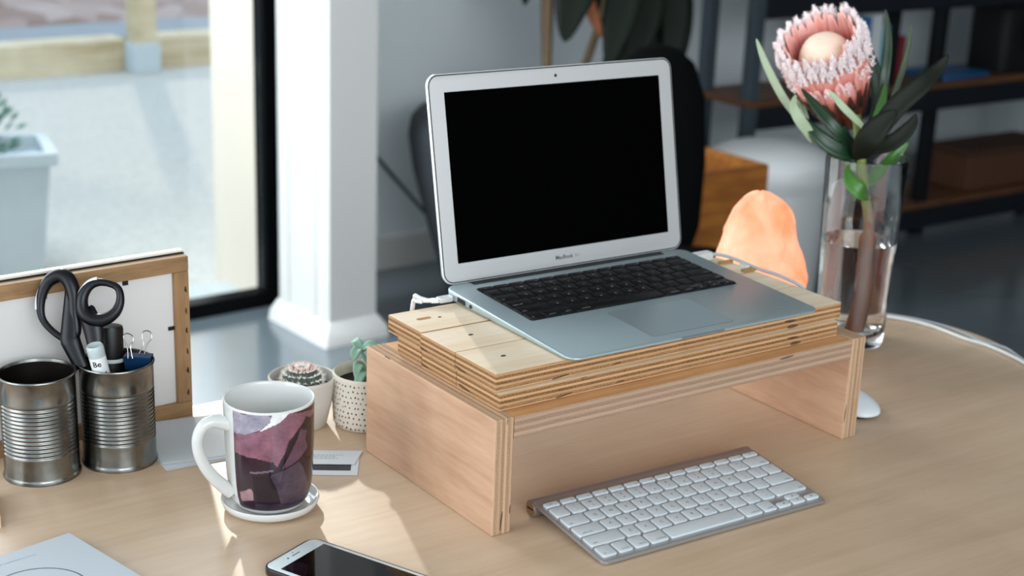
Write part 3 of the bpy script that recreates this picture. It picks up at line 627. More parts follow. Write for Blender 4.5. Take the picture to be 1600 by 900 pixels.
# lid
LID = 1.7721729
lidM = Matrix.Translation(TR @ Vector((0, LV, 0))) @ Matrix.Rotation(-(pi/2-(pi-LID)) + pi/2 - 0, 4, 'X') if False else None
ang = pi-LID                                   # from +v axis
hinge = TR @ Vector((0, LV, .0002))
d_up = Vector((0, cos(ang), sin(ang))); d_n = Vector((0, -sin(ang), cos(ang)))   # up the lid; screen normal = towards the viewer (-y)
if d_n.y > 0: d_n = -d_n
LM = Matrix(((1, d_up.x, d_n.x, hinge.x), (0, d_up.y, d_n.y, hinge.y), (0, d_up.z, d_n.z, hinge.z), (0, 0, 0, 1)))
LH = .2195
def LL(mb, name, mats, parent, **k):
    mb.v = [tuple(LM @ Vector(p)) for p in mb.v]; return mb.build(name, mats, parent, **k)
Lr = lambda i, z, r=.013, lo=0.0: rrect(0, LW, lo, LH, r, z, 8, i)
shell = LL(MB().loft([Lr(.008, -.0052), Lr(.002, -.0046), Lr(0, -.0030), Lr(0, -.0002), Lr(.0010, .0)]), 'lid', M_alu_lid, lp, ang=50)
LL(MB().loft([Lr(.0011, -.0003), Lr(.0013, .0007), Lr(.0021, .0007), Lr(.0023, .0002)], cap0=False, cap1=False), 'lid_gasket', M_gasket, shell)
LL(MB().loft([Lr(.0023, -.0001), Lr(.0023, .0004), Lr(.0026, .0005)]), 'bezel', M_bezel, shell)
ax0 = (LW-.2861)/2
LL(MB().loft([rrect(ax0, LW-ax0, .0212, .2002, .0003, .0005, 1), rrect(ax0, LW-ax0, .0212, .2002, .0003, .00062, 1)]), 'display', M_screen, shell, ang=0)
LL(MB().lathe([(0, .0007), (.0016, .0007), (.0018, .0005)], 20, M=Matrix.Translation((LW/2, .2088, 0))), 'webcam', M_black, shell)
vs, fs = text_geo('MacBook', .0062, True); mb = MB().add([(x+.1565, y+.0112, .00056) for x, y, z in vs], fs)
LL(mb, 'lettering', pm('dark_grey_lettering', '3c3d40', .5), shell, ang=0)
vs, fs = text_geo('Air', .0062); mb = MB().add([(x+.1745, y+.0112, .00056) for x, y, z in vs], fs)
LL(mb, 'lettering', pm('pale_grey_lettering', '7f8184', .5), shell, ang=0)
LL(MB().tube([(.03, -.0005, -.004), (LW-.03, -.0005, -.004)], .004, 14), 'hinge_barrel', M_black, shell)

# power cable at rear left
pc = thing('power_cable', 'white laptop power cable with a small plug, knotted over the rear left block', 'cable', (.0965, .226, .1615))
M_cable = pm('white_cable', 'dadbd8', .4)
MB().loft([rrect(-.0175, -.0012, -.0045, .0045, .002, -.0022), rrect(-.018, -.0012, -.005, .005, .002, -.0012), rrect(-.018, -.0012, -.005, .005, .002, .0022), rrect(-.0175, -.0012, -.0045, .0045, .002, .003)]).build('plug', pm('plug_aluminium', 'd4d6d6', .3, metal=.4), pc)
O_ = Vector((.0965, .226, .1615))
MB().tube(catmull([(-.017, 0, 0), (-.021, .003, -.0005), (-.025, .007, -.001), (-.029, .011, -.0015)], 5), [.0031]*8+[.0025]*8, 10).build('strain_relief', M_cable, pc)
kn = catmull([(-.026, .009, -.001), (-.032, .013, .001), (-.035, .018, .003), (-.033, .021, -.001), (-.029, .018, -.003), (-.031, .013, -.003), (-.034, .017, -.003), (-.034, .024, -.008), (-.034, .030, -.06), (-.028, .034, -.13), (0, .038, -.1585), (.06, .045, -.1588), (.1, .12, -.1588)], 6)
MB().tube(kn, .0024, 8).build('cord', M_cable, pc)
# plug and cord at rear right
pc = thing('display_cable', 'white plug and grey cord lying on the blocks at the laptop\'s right rear', 'cable', (.0, 0, .0))
MB().loft([rrect(.437, .462, .217, .229, .003, Z2+.001), rrect(.436, .463, .216, .230, .003, Z2+.004), rrect(.437, .462, .217, .229, .003, Z2+.010)]).build('plug', M_ceramic, pc)
MB().tube(catmull([(.462, .223, Z2+.006), (.473, .215, Z2+.006), (.478, .195, Z2+.005), (.480, .16, Z2+.0028), (.486, .12, Z2+.001), (.500, .10, Z2-.012), (.506, .10, .11), (.508, .11, .03), (.514, .15, .0035), (.520, .22, .0026), (.525, .30, .0026), (.55, .385, .0026), (.62, .42, .0026)], 8), .0022, 8).build('cord', pm('grey_cord', 'a7aaac', .45), pc)
o = MB().loft([rrect(.4700, .4765, .168, .182, .002, Z2+.0001), rrect(.4700, .4765, .168, .182, .002, Z2+.005)]).build('cable_clip', M_ceramic)
tag(o, 'tiny white clip on the right edge of the blocks in front of the salt lamp', 'clip')

# ---------------------------------------------------------------- wireless keyboard
KX, KY, KA = .05397, -.10400, -.030455
wk = thing('wireless_keyboard', 'slim aluminium keyboard with white keys lying on the desk in front of the riser', 'keyboard', (KX, KY, 0), KA)
KW, KD = .2824, .1215; slope = math.atan2(.0122, .112)
KT = Matrix.Translation((0, 0, .0045)) @ Matrix.Rotation(slope, 4, 'X')
def KTm(mb): mb.v = [tuple(KT @ Vector(p)) for p in mb.v]; return mb
pb = KTm(MB().loft([rrect(0, KW, 0, .118, .006, -.0035, 6, .001), rrect(0, KW, 0, .118, .006, -.003, 6), rrect(0, KW, 0, .118, .006, -.0004, 6), rrect(0, KW, 0, .118, .006, 0, 6, .0005)])).build('keyboard_plate', pm('keyboard_aluminium', 'b4b4b6', .35, metal=.75), wk)
cyl = MB(); prof = [(0, 0), (.0080, 0), (.0088, .0006), (.0089, .0012), (.0089, KW-.0012), (.0088, KW-.0006), (.0080, KW), (0, KW)]
cyl.lathe(prof, 40, M=Matrix.Translation((0, KD, .0090))@Matrix.Rotation(pi/2, 4, 'Y'))
cyl.build('battery_tube', pm('tube_aluminium', 'a9a2a0', .35, metal=.75), wk, ang=40)
cp = MB().lathe([(0, -.0003), (.0072, -.0003), (.0076, .0004)], 32, M=Matrix.Translation((0, KD, .0090))@Matrix.Rotation(pi/2, 4, 'Y')).build('battery_cap', pm('cap_aluminium', 'b0977c', .4, metal=.7), wk)
MB().box(-.0006, .0002, KD-.0048, KD+.0048, .0083, .0097).build('coin_slot', M_black, cp, ang=0)
for x in (.03, KW-.03):
    MB().lathe([(0, 0.0001), (.005, 0.0001), (.005, .0022)], 14, M=Matrix.Translation((x, .012, 0))).build('rubber_foot', M_black, wk)
keyboard('ext', wk, KT, .0031, .1105, .01904, .01900, .0028, .0001, .0022, [M_keywhite, M_legend], .0022, 1.0, .0007)
# ================================================================ OBJECTS ON THE DESK
# coaster dish + mug
MC = (-.149, .1685)
co = MB().lathe([(0, .0005), (.030, .0), (.040, .001), (.0462, .004), (.0480, .0085), (.0474, .0098), (.0462, .0095), (.0440, .0062), (.038, .0045), (0, .0042)], 72)
co.v = [(x, y, z*1.25) for x, y, z in co.v]
co = co.build('saucer', M_ceramic, None, ang=60, loc=(*MC, 0))
tag(co, 'small white ceramic saucer under the purple patterned mug', 'saucer')
mg = thing('mug', 'white mug with a purple and mauve watercolour print standing on a white saucer', 'mug', (*MC, .0054))
mprof = [(0, .004), (.026, .003), (.028, .0005), (.031, .0005), (.0335, .0025), (.0375, .009), (.0400, .018), (.0415, .030), (.0424, .045), (.0430, .065), (.0434, .085), (.0437, .100), (.0439, .1085), (.0434, .1102), (.0420, .1100), (.0412, .1085), (.0405, .09), (.0395, .05), (.037, .02), (.030, .0105), (0, .0095)]
def resamp(pf, n):
    P = catmull([(r, z, 0) for r, z in pf], n); return [(max(q.x, 0), q.y) for q in P]
dense = []
for (r0, z0), (r1, z1) in zip(mprof[:-1], mprof[1:]):
    k = max(1, int(sqrt((r1-r0)**2+(z1-z0)**2)/.0009)) if (r0 > .03 and r0 < r1+.001 and z0 < z1) else 2
    for i in range(k): dense.append((r0+(r1-r0)*i/k, z0+(z1-z0)*i/k))
dense.append(mprof[-1])
mm = MB(); SEG = 360; mm.lathe(dense, SEG)
PAL = dict(lilac='8f8896', whitewash='dadada', pink='7d525f', dark1='2a1622', dark2='1d0d18', mauve='5a3c4c', dark3='1e141e', plum='473a46', rose='957278', dark4='332833', streak='6a5a68', base='2e1826')
def inside(px, py, poly):
    r = False; j = len(poly)-1
    for i in range(len(poly)):
        xi, yi = poly[i]; xj, yj = poly[j]
        if (yi > py) != (yj > py) and px < (xj-xi)*(py-yi)/(yj-yi)+xi: r = not r
        j = i
    return r
wcol = lin('cfceca'); mm.col = []
npf = len(dense); outer_top = max(i for i, (r, z) in enumerate(dense) if z <= .1075 and r > .0425 and i < npf*.8)
imax = dense.index(max(dense, key=lambda q: q[1]))
for i, (r, z) in enumerate(dense):
    for j in range(SEG):
        th = (360.0*j/SEG) % 360; zz = z+.0045
        if i > imax or r < .036 or zz > .1122 or zz < .0105 or (158 < th < 194):
            mm.col.append(wcol); continue
        wx = noise.noise(Vector((th*.05, zz*90, 3)))*1.6; wz = noise.noise(Vector((th*.05, zz*90, 9)))*.0012
        k = 'base'
        for nm, poly in ART:
            if nm != 'white_gap' and inside(th+wx, zz+wz, poly): k = nm
        cc = lin(PAL[k]); s1 = 1+.35*noise.noise(Vector((th*.06, zz*110, 1)))+.2*noise.noise(Vector((th*.2, zz*420, 5)))
        mm.col.append(tuple(min(1, max(0, x*s1)) for x in cc))
m, n, l, b = new_mat('printed_glaze'); at = n.new('ShaderNodeAttribute'); at.attribute_name = 'art'
l.new(at.outputs['Color'], b.inputs['Base Color']); b.inputs['Roughness'].default_value = .1; b.inputs['Coat Weight'].default_value = .3
mm.build('mug_body', m, mg, ang=50)
ha = radians(176); hd = Vector((cos(ha), sin(ha), 0))
hp = [hd*r+Vector((0, 0, z)) for r, z in ((.0415, .089), (.048, .092), (.058, .0945), (.067, .091), (.0725, .080), (.072, .066), (.066, .050), (.057, .036), (.048, .026), (.0405, .0185))]
hpc = catmull(hp, 6); N_ = len(hpc)
MB().tube(hpc, [.0052+.0018*abs(i/(N_-1)-.5)*2 for i in range(N_)], 16, sq=1.0).build('handle', M_ceramic, mg)

# tin cans
m, n, l, b = new_mat('tinned_steel'); t = n.new('ShaderNodeTexCoord'); z = n.new('ShaderNodeTexNoise'); z.inputs['Scale'].default_value = 40; z.inputs['Detail'].default_value = 6
l.new(t.outputs['Object'], z.inputs['Vector']); r = n.new('ShaderNodeValToRGB'); r.color_ramp.elements[0].position = .3; r.color_ramp.elements[0].color = (*lin('6c6c69'), 1); r.color_ramp.elements[1].color = (*lin('8f8f8b'), 1); r.color_ramp.elements[1].position = .6
l.new(z.outputs['Fac'], r.inputs[0]); l.new(r.outputs[0], b.inputs['Base Color']); b.inputs['Metallic'].default_value = 1; b.inputs['Roughness'].default_value = .24
M_tin = m
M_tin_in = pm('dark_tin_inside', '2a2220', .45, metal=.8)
def can(loc, label):
    R = .0375; H = .110
    pf = [(0, .004), (.034, .003), (.0365, .0), (.0385, .0), (.0388, .002), (.0378, .0042), (R-.0002, .006), (R-.0002, .026)]
    nr = 13; z0, z1 = .028, .083; k = 6
    for i in range(nr*k+1):
        pf.append((R-.0002+.0006*cos(2*pi*i/k)-.0004, z0+(z1-z0)*i/(nr*k)))
    pf += [(R-.0002, .085), (R, .090), (R, .1065), (R+.0012, .1078), (R+.0015, .109), (R+.0008, .110), (R-.0006, .1098), (R-.0012, .107)]
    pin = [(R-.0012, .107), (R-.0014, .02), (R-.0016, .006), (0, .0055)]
    o = thing('tin_can', label, 'tin can', (*loc, 0), 0, 'ribbed tin cans')
    MB().lathe(pf, 96).build('can_body', M_tin, o, ang=60)
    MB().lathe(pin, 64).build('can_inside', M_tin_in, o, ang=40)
    return o
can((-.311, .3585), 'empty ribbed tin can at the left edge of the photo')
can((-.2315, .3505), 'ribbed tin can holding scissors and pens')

# scissors
M_sc = pm("navy_black_handle_plastic", "03040a", .35, spec=.4)
M_scg = pm('pale_rim_strip', 'd0d8de', .5)
sc = thing('scissors', 'black-handled scissors standing handles up in the tin can', 'scissors', (-.25, .345, .02))
so = Vector((-.25, .345, .02))
def off(pts): return [Vector(p)-so for p in pts]
VN = Vector((-.55, -.77, .3)).normalized()
la = catmull(off(SCIS_A), 6, True)
MB().tube(la, [.0056+.0022*sin(2*pi*i/len(la)+2.2) for i in range(len(la))], 12, closed=True, sq=.9, up=VN).build('finger_loop', M_sc, sc, ang=60)
lb = catmull(off(SCIS_B), 6, True)
MB().tube(lb, [.0054+.0018*sin(2*pi*i/len(lb)+5.2) for i in range(len(lb))], 12, closed=True, sq=.9, up=VN).build('finger_loop', M_sc, sc, ang=60)
sa = catmull(off(SCIS_A_SH), 5); sb_ = catmull(off(SCIS_B_SH), 5)
MB().tube([la[50], sa[0]] + sa[1:8], [.007, .0095]+[.0105-.0005*i for i in range(7)], 12, sq=.5, up=VN).build('shank', M_sc, sc, ang=60)
MB().tube([lb[24]]+sb_[0:8], [.008, .0115]+[.0115-.0006*i for i in range(7)], 12, sq=.5, up=VN).build('shank', M_sc, sc, ang=60)
MB().tube([la[45]+Vector((.0,0,0)), Vector(SCIS_A[7])-so+Vector((.004, -.003, -.012)), Vector(SCIS_B[3])-so+Vector((-.002, 0, -.012)), Vector(SCIS_B[4])-so], [.004, .004, .004, .005], 10, sq=.6, up=VN) 
for nm, q, dx in (('blade', sa[7], .008), ('blade', sb_[7], -.004)):
    tip = Vector((-.243+dx, .348, .009))-so
    mb = MB(); dirv = (tip-q).normalized(); side = dirv.cross(VN).normalized()
    mb.loft([[q-side*.007-VN*.0008, q+side*.007-VN*.0008, q+side*.007+VN*.0008, q-side*.007+VN*.0008], [tip-side*.001-VN*.0005, tip+side*.001-VN*.0005, tip+side*.001+VN*.0005, tip-side*.001+VN*.0005]])
    mb.build(nm, pm('blade_steel', 'b8b8b8', .25, metal=1), sc, ang=0)
# pale strips along part of the outer rim of each loop
rim = lambda lp_, cen, k0, k1, dr: [lp_[i % len(lp_)]+(lp_[i % len(lp_)]-cen).normalized()*dr for i in range(k0, k1)]
ca_ = sum(la, Vector())/len(la); cb2 = sum(lb, Vector())/len(lb)
MB().tube(rim(la, ca_, 0, 16, .0030), .0028, 8).build('rim_strip', M_scg, sc)
MB().tube(rim(lb, cb2, 2, 14, .0030), .0028, 8).build('rim_strip', M_scg, sc)
# pens
def axis_mat(p0, p1):
    d = (Vector(p1)-Vector(p0)); q = d.to_track_quat('Z', 'Y')
    return Matrix.Translation(Vector(p0)) @ q.to_matrix().to_4x4(), d.length
pn = thing('marker_pen', 'white capped marker pen leaning on the can rim in front of the scissors', 'marker pen', (0, 0, 0))
p0 = Vector(PEN_W[0]); p1 = p0+(Vector(PEN_W[1])-p0).normalized()*.118
p1 = Vector((-.236, .348, .0085)) if False else p1
p0 = Vector((-.2585, .3355, .1355)); p1 = Vector((-.2335, .3395, .0140))
Mx, L = axis_mat(p1, p0)
MB().lathe([(0, 0), (.004, 0), (.0085, .01), (.0085, L-.012), (0, L-.012)], 28, M=Mx).build('barrel', pm('white_pen_barrel', 'e4e6e4', .35), pn)
MB().lathe([(.0082, L-.013), (.0086, L-.012), (.0088, L-.004), (.0086, L-.0015), (.0075, L), (.0060, L-.0006), (0, L-.0008)], 28, M=Mx).build('end_cap', pm('translucent_grey_cap', 'b4c0c0', .3), pn)
vt, ft = text_geo('Be', .0085, True)
mb = MB()
nrm = VN; axd = (p0-p1).normalized(); sd_ = axd.cross(VN).normalized()*-1; 
R_ = .00865
ctr = p1+axd*(L-.0185)
view = (VN - axd*VN.dot(axd)).normalized()
sdv = axd.cross(view).normalized()*-1
def wrap(x, y):
    a = x/R_; return ctr+axd*y+(view*cos(a)+(-sdv if False else sdv)*sin(a))*(R_)
sdv = (axd.cross(view)).normalized()
if sdv.dot(Vector((.82, -.57, 0))) < 0: sdv = -sdv
mb.add([tuple(wrap(x, y)) for x, y, _ in vt], ft)
mb.build('lettering', M_ink, pn, ang=0, fix=False)
for k, (yy, hh) in enumerate(((-.0085, .006), (-.014, .009), (-.0205, .012))):
    q = MB(); vs_ = []
    for i in range(9):
        a0 = -.5+i*.16
        vs_.append(tuple(wrap(a0*R_*1.2, yy-random.uniform(0, .004)))); vs_.append(tuple(wrap(a0*R_*1.2, yy-hh*.5-random.uniform(0, .003))))
    q.add(vs_, [(2*i, 2*i+2, 2*i+3, 2*i+1) for i in range(8)]); q.build('print_band', M_ink, pn, ang=0, fix=False)
mk = thing('thick_marker', 'thick black marker cap standing in the can behind the scissor handles', 'marker pen', (0, 0, 0))
p0 = Vector((-.2295, .3655, .1430)); p1 = Vector((-.238, .352, .0155)); Mx, L = axis_mat(p1, p0)
MB().lathe([(0, L-.034), (.0118, L-.034), (.0124, L-.031), (.0126, L-.004), (.0118, L-.0008), (.010, L), (0, L-.0004)], 32, M=Mx).build('cap', M_black, mk)
MB().lathe([(.0, L-.038), (.0124, L-.038), (.0128, L-.036), (.0124, L-.0342)], 32, M=Mx).build('collar', pm('grey_collar', 'b9bebb', .4), mk)
MB().lathe([(0, 0), (.011, 0), (.0118, .003), (.0118, L-.038), (0, L-.0385)], 32, M=Mx).build('barrel', M_black, mk)
# binder clip clipped on the rim
bc = thing('binder_clip', 'blue binder clip with two wire loops on the can rim', 'binder clip', (0, 0, 0))
cx_ = Vector((-.2085, .3470, .108)); du = Vector((.80, -.60, 0)); dn = Vector((.60, .80, 0))
b_ = MB(); w2 = .014
prf = [(-.0065, .004), (-.006, .0048), (.006, .0048), (.0065, .004), (.0012, -.012), (.0006, -.012), (.0052, .0036), (-.0052, .0036), (-.0006, -.012), (-.0012, -.012)]
b_.loft([[tuple(cx_+du*s_*w2+dn*a+Vector((0, 0, z))) for a, z in prf] for s_ in (-1, 1)])
b_.build('clip_body', pm('blue_lacquer', '12365a', .45), bc, ang=30)
M_wire = pm('nickel_wire', '9a9a98', .25, metal=1)
for s_, P in ((-1, CLIP1), (1, CLIP2)):
    MB().tube(catmull(P, 5), .0006, 8).build('wire_loop', M_wire, bc)

# picture frame seen from behind
fr_ = thing('picture_frame', 'wooden picture frame seen from its back, standing behind the tin cans', 'picture frame', (-.1163, .4263, 0), radians(180+3.5))
FWd, FHt, bw_ = .262, .186, .0170
M_fw = veneer('brown_frame_wood', 'a5825c', '80603f', grain=0, scale=1.2, rough=.6)
M_fwv = veneer('brown_frame_wood_upright', 'a5825c', '80603f', grain=2, scale=1.2, rough=.6)
# local: x towards photo left, -y away from the viewer (rotated by 180), so the back face is at y=0 and depth runs to -y
MB().box(0, FWd, -.012, 0, FHt-bw_, FHt).build('top_rail', M_fw, fr_, ang=0, bevel=.0008)
MB().box(0, FWd, -.012, 0, .0, bw_).build('bottom_rail', M_fw, fr_, ang=0, bevel=.0008)
MB().box(0, bw_, -.012, -.0001, bw_+.0002, FHt-bw_-.0002).build('side_rail', M_fwv, fr_, ang=0, bevel=.0008)
MB().box(FWd-bw_, FWd, -.012, -.0001, bw_+.0002, FHt-bw_-.0002).build('side_rail', M_fwv, fr_, ang=0, bevel=.0008)
MB().box(-.0012, FWd+.0012, -.0145, -.0122, .0, FHt+.0012).build('black_edge', M_black, fr_, ang=0)
MB().box(-.0005, FWd+.0005, -.0225, -.0147, .0, FHt+.0035).build('front_moulding', pm('cream_moulding', 'eadfd0', .5), fr_, ang=0)
MB().box(bw_-.003, FWd-bw_+.003, -.0085, -.006, bw_-.003, FHt-bw_+.003).build('backing_board', pm('white_backing', 'd6d3d0', .7), fr_, ang=0) if False else MB().box(bw_+.0002, FWd-bw_-.0002, -.0085, -.006, bw_+.0002, FHt-bw_-.0002).build('backing_board', pm('white_backing', 'd6d3d0', .7), fr_, ang=0)
for x, z, hor in ((.072, FHt-bw_, 0), (.162, FHt-bw_, 0), (.235, FHt-bw_, 0), (bw_, .105, 1), (.105, bw_, 2)):
    if hor == 0: q = MB().box(x-.003, x+.003, -.006, -.0040, z-.006, z)
    elif hor == 1: q = MB().box(x, x+.007, -.006, -.0040, z-.002, z+.002)
    else: q = MB().box(x-.003, x+.003, -.006, -.0040, z, z+.006)
    q.build('fixing_tab', M_black, fr_, ang=0)
for k in range(6):
    z = .03+k*.024+random.uniform(-.004, .004)
    pts_ = [(.0035+random.uniform(-.001, .001), z-.004), (.0055+random.uniform(0, .0012), z-.001), (.005, z+.004), (.0038, z+.003)]
    MB().loft([[(a, -.0001, c_) for a, c_ in pts_], [(a, .0002, c_) for a, c_ in pts_]]).build('wood_flaw', pm('dark_flaw', '2c1c12', .8), fr_, ang=0)

# stack of paper sheets
for i, (dx, dy, rz) in enumerate(((-.006, -.004, 3.5), (-.003, -.001, 1.8), (0.0, 0, 0), (.001, .006, -3))):
    cn = [(-.2000, .3040), (-.1290, .2930), (-.0930, .4060), (-.1850, .418)]
    cc = Vector((-.155, .355, 0)); R = Matrix.Rotation(radians(rz), 4, 'Z')
    pp = [R @ (Vector((x, y, 0))-cc)+cc+Vector((dx, dy, 0)) for x, y in cn]
    z = .0003+i*.0006
    o = MB().loft([[(p.x, p.y, z) for p in pp], [(p.x, p.y, z+.0005) for p in pp]]).build('paper_sheet', M_paper, ang=0)
    tag(o, ['bottom sheet of the white paper stack beside the tin can, its corner sticking out lowest', 'second sheet from the bottom of the white paper stack beside the tin can', 'third sheet from the bottom of the white paper stack beside the tin can', 'top white sheet of the paper stack between picture frame and mug handle'][i], 'paper', 'sheets of white paper by the frame')
# cards by the riser
o = thing('photo_card', 'white card with a dark picture lying half under another card right of the mug', 'card', (0, 0, 0))
q4 = [(-.040, .188), (-.1035, .228), (-.0745, .274), (-.011, .234)]
MB().loft([[(x, y, .0004) for x, y in q4], [(x, y, .0009) for x, y in q4]]).build('card_base', M_paper, o, ang=0)
def inq(u, v): 
    A, B, C, D = [Vector((x, y, 0)) for x, y in q4]
    return A+(B-A)*u+(D-A)*v
q = [inq(.10, .20), inq(.95, .20), inq(.95, .92), inq(.10, .92)]
MB().loft([[(p.x, p.y, .0009) for p in q], [(p.x, p.y, .00095) for p in q]]).build('dark_picture', pm('dark_photo_print', '1b1620', .3, noise_amt=.9, noise_scale=60), o, ang=0)
o = thing('business_card', 'white business card with grey lines of print beside the riser', 'card', (0, 0, 0))
q5 = [(-.030, .212), (-.090, .249), (-.066, .276), (-.005, .2385)]
MB().loft([[(x, y, .0014) for x, y in q5], [(x, y, .0019) for x, y in q5]]).build('card_base', M_paper, o, ang=0)
A, B, C, D = [Vector((x, y, 0)) for x, y in q5]
for v0, u0, u1 in ((.62, .25, .85), (.50, .35, .92), (.38, .30, .70)):
    mb = MB(); u = u0
    while u < u1:
        w = random.uniform(.02, .06); a = A+(B-A)*u+(D-A)*v0; b2 = A+(B-A)*min(u+w, u1)+(D-A)*v0; e = (D-A)*.045
        mb.add([(a.x, a.y, .00193), (b2.x, b2.y, .00193), (b2.x+e.x, b2.y+e.y, .00193), (a.x+e.x, a.y+e.y, .00193)], [(0, 1, 2, 3)]); u += w+.015
    mb.build('print_line', M_print, o, ang=0)

# notebook / white box bottom left
nb = thing('white_booklet', 'white booklet with a thin black ring on its cover, bottom left corner', 'booklet', (-.3423, .1936, 0))
e1 = Vector((.318-.3423+.0, .078-.1936, 0)); e1 = Vector((-.318+.3423, .078-.1936, 0)).normalized(); e2 = Vector((-.413+.3423, .173-.1936, 0)).normalized()
e2 = Vector((e1.y, -e1.x, 0)) if Vector((e1.y, -e1.x, 0)).dot(e2) > 0 else Vector((-e1.y, e1.x, 0))
cn = [Vector(), e1*.20, e1*.20+e2*.14, e2*.14]
mb = MB(); mb.loft([[(*p.xy, .0) for p in cn], [(*p.xy, .0095) for p in cn]]); mb.build('booklet_body', pm('white_card_stock', 'c0c6ca', .55), nb, ang=0, bevel=.0006)
rc_ = Vector((-.4040, .0985, 0))-Vector((-.3423, .1936, 0)); mb = MB(); RR = .0425
mb.lathe([(RR-.0005, .0096), (RR-.0005, .00968), (RR+.0005, .00968), (RR+.0005, .0096)], 96, M=Matrix.Translation(rc_)); mb.build('ring_print', M_ink, nb, ang=0)
mb = MB(); st = Vector((-.4165, .161, 0))-Vector((-.3423, .1936, 0)); en = Vector((-.3835, .1655, 0))-Vector((-.3423, .1936, 0)); dd = (en-st).normalized(); pp = Vector((-dd.y, dd.x, 0)); u = 0
while u < (en-st).length:
    w = random.uniform(.0006, .0016); a = st+dd*u; h_ = random.uniform(.0006, .0013); z = .00962
    mb.add([(a.x, a.y, z), (a.x+dd.x*w, a.y+dd.y*w, z), (a.x+dd.x*w+pp.x*h_, a.y+dd.y*w+pp.y*h_, z), (a.x+pp.x*h_, a.y+pp.y*h_, z)], [(0, 1, 2, 3)]); u += w+random.uniform(.0003, .0008)
mb.build('print_line', M_print, nb, ang=0)

# smartphone
pa = math.atan2(.0737-.0446, -.1516+.2199)
ph = thing('smartphone', 'white-fronted smartphone in a dark brown case at the bottom edge', 'smartphone', (-.2199-.0015, .0446-.0005, 0), pa)
PW, PL = .0745, .1470
pr2 = lambda i, z, r=.0115: [(x, y, z) for x, y, z in rrect(0, PW, -PL, 0, r, z, 8, i)]
MB().loft([pr2(.002, 0), pr2(.0005, .001), pr2(0, .003), pr2(0, .0068), pr2(.0006, .0083), pr2(.0018, .0085)]).build('case', pm('dark_brown_case', '2a1a17', .3, spec=.6), ph, ang=50)
MB().loft([pr2(.0025, .0084, .0105), pr2(.0025, .0087, .0105), pr2(.0029, .0089, .0105)]).build('front_glass', pm('white_phone_front', 'd6dedd', .15), ph, ang=50)
MB().loft([rrect(.0066, PW-.0066, -PL+.019, -.0185, .0004, .0089, 1), rrect(.0066, PW-.0066, -PL+.019, -.0185, .0004, .00898, 1)]).build('display', pm('glossy_black_screen', '020203', .05, spec=.6), ph, ang=0)
sp_ = MB().loft([rrect(PW/2-.0055, PW/2+.0055, -.0112, -.0102, .0005, .0089, 3), rrect(PW/2-.0055, PW/2+.0055, -.0112, -.0102, .0005, .00897, 3)])
sp_.build('earpiece_slot', M_black, ph, ang=0)
MB().lathe([(0, .00897), (.0011, .00897), (.0011, .0088)], 16, M=Matrix.Translation((PW/2-.0110, -.0107, 0))).build('front_camera', M_black, ph)
MB().lathe([(0, .00897), (.0007, .00897), (.0007, .0088)], 16, M=Matrix.Translation((PW/2, -.0068, 0))).build('sensor_dot', M_black, ph)
MB().box(-.0007, .0004, -.038, -.029, .0035, .0060).build('side_button', pm('copper_button', '8a5a48', .35, metal=.5), ph, ang=0, bevel=.0003)

# plant pots
cp_ = thing('cactus_pot', 'pale grey tapered pot with a round spiny cactus behind the mug', 'potted cactus', (-.0225, .343, 0))
cp_.scale = (.97, .97, .86)
MB().lathe([(0, .001), (.026, 0), (.0275, .001), (.0345, .034), (.0382, .062), (.0385, .0655), (.0375, .067), (.0360, .066), (.0345, .052), (.034, .046), (0, .046)], 64).build('pot', pm('pale_clay_glaze', 'c9c3ba', .5), cp_, ang=50)
MB().lathe([(0, .053), (.02, .053), (.0348, .050), (.0346, .047)], 40).build('soil', pm('pot_soil', '2a211b', .95, bump=1), cp_)
cm = MB(); CRs = 20
prf = [(.010*0, .077), (.006, .0765), (.012, .0745), (.0175, .070), (.0205, .064), (.0208, .058), (.019, .052), (.016, .048)]
rings = []
for r, z in reversed(prf):
    rings.append([((r*(1+.10*abs(cos(CRs*pi*j/120))))*cos(2*pi*j/120), (r*(1+.10*abs(cos(CRs*pi*j/120))))*sin(2*pi*j/120), z) for j in range(120)])
cm.loft(rings, cap1=False); cac = cm.build('cactus_body', pm('grey_green_cactus', '47524a', .7, noise_amt=.2, noise_scale=200), cp_, ang=60)
sm = MB()
for i in range(CRs):
    for k in range(7):
        t_ = k/6; r0, z0 = prf[1+k] if k < 7 else prf[-1]
        a = 2*pi*i/CRs; base = Vector((r0*1.08*cos(a), r0*1.08*sin(a), z0)); nrm_ = Vector((cos(a)*(.4+t_), sin(a)*(.4+t_), .9-t_*.8)).normalized()
        for q in range(12):
            dv = (nrm_+Vector((random.uniform(-1, 1), random.uniform(-1, 1), random.uniform(-.7, .7)))*.75).normalized()*random.uniform(.0035, .0085)
            s_ = dv.cross(Vector((.3, .2, .9))).normalized()*.00035; u_ = dv.cross(s_).normalized()*.00035
            sm.add([base-s_-u_, base+s_-u_, base+u_, base+dv], [(0, 1, 3), (1, 2, 3), (2, 0, 3), (0, 2, 1)])
        tv = nrm_*.0008
        sm.add([base+Vector(v)*.0011+tv for v in ((1, 0, 0), (-1, 0, 0), (0, 1, 0), (0, -1, 0), (0, 0, 1), (0, 0, -1))], [(0, 2, 4), (2, 1, 4), (1, 3, 4), (3, 0, 4), (2, 0, 5), (1, 2, 5), (3, 1, 5), (0, 3, 5)])
sp2 = sm.build('spines', pm('cream_spines', 'fff6ee', .8), cac, ang=0); sp2['kind'] = 'stuff'
fl = MB()
for i in range(11):
    a = 2*pi*i/11+.2; M_ = Matrix.Translation((.0125*cos(a), .0125*sin(a), .0765))
    fl.lathe([(0, -.002), (.0016, 0), (.0020, .002), (.0012, .0036), (0, .004)], 10, M=M_)
fl.build('flower_buds', pm('pink_buds', 'd9a79b', .7), cac)
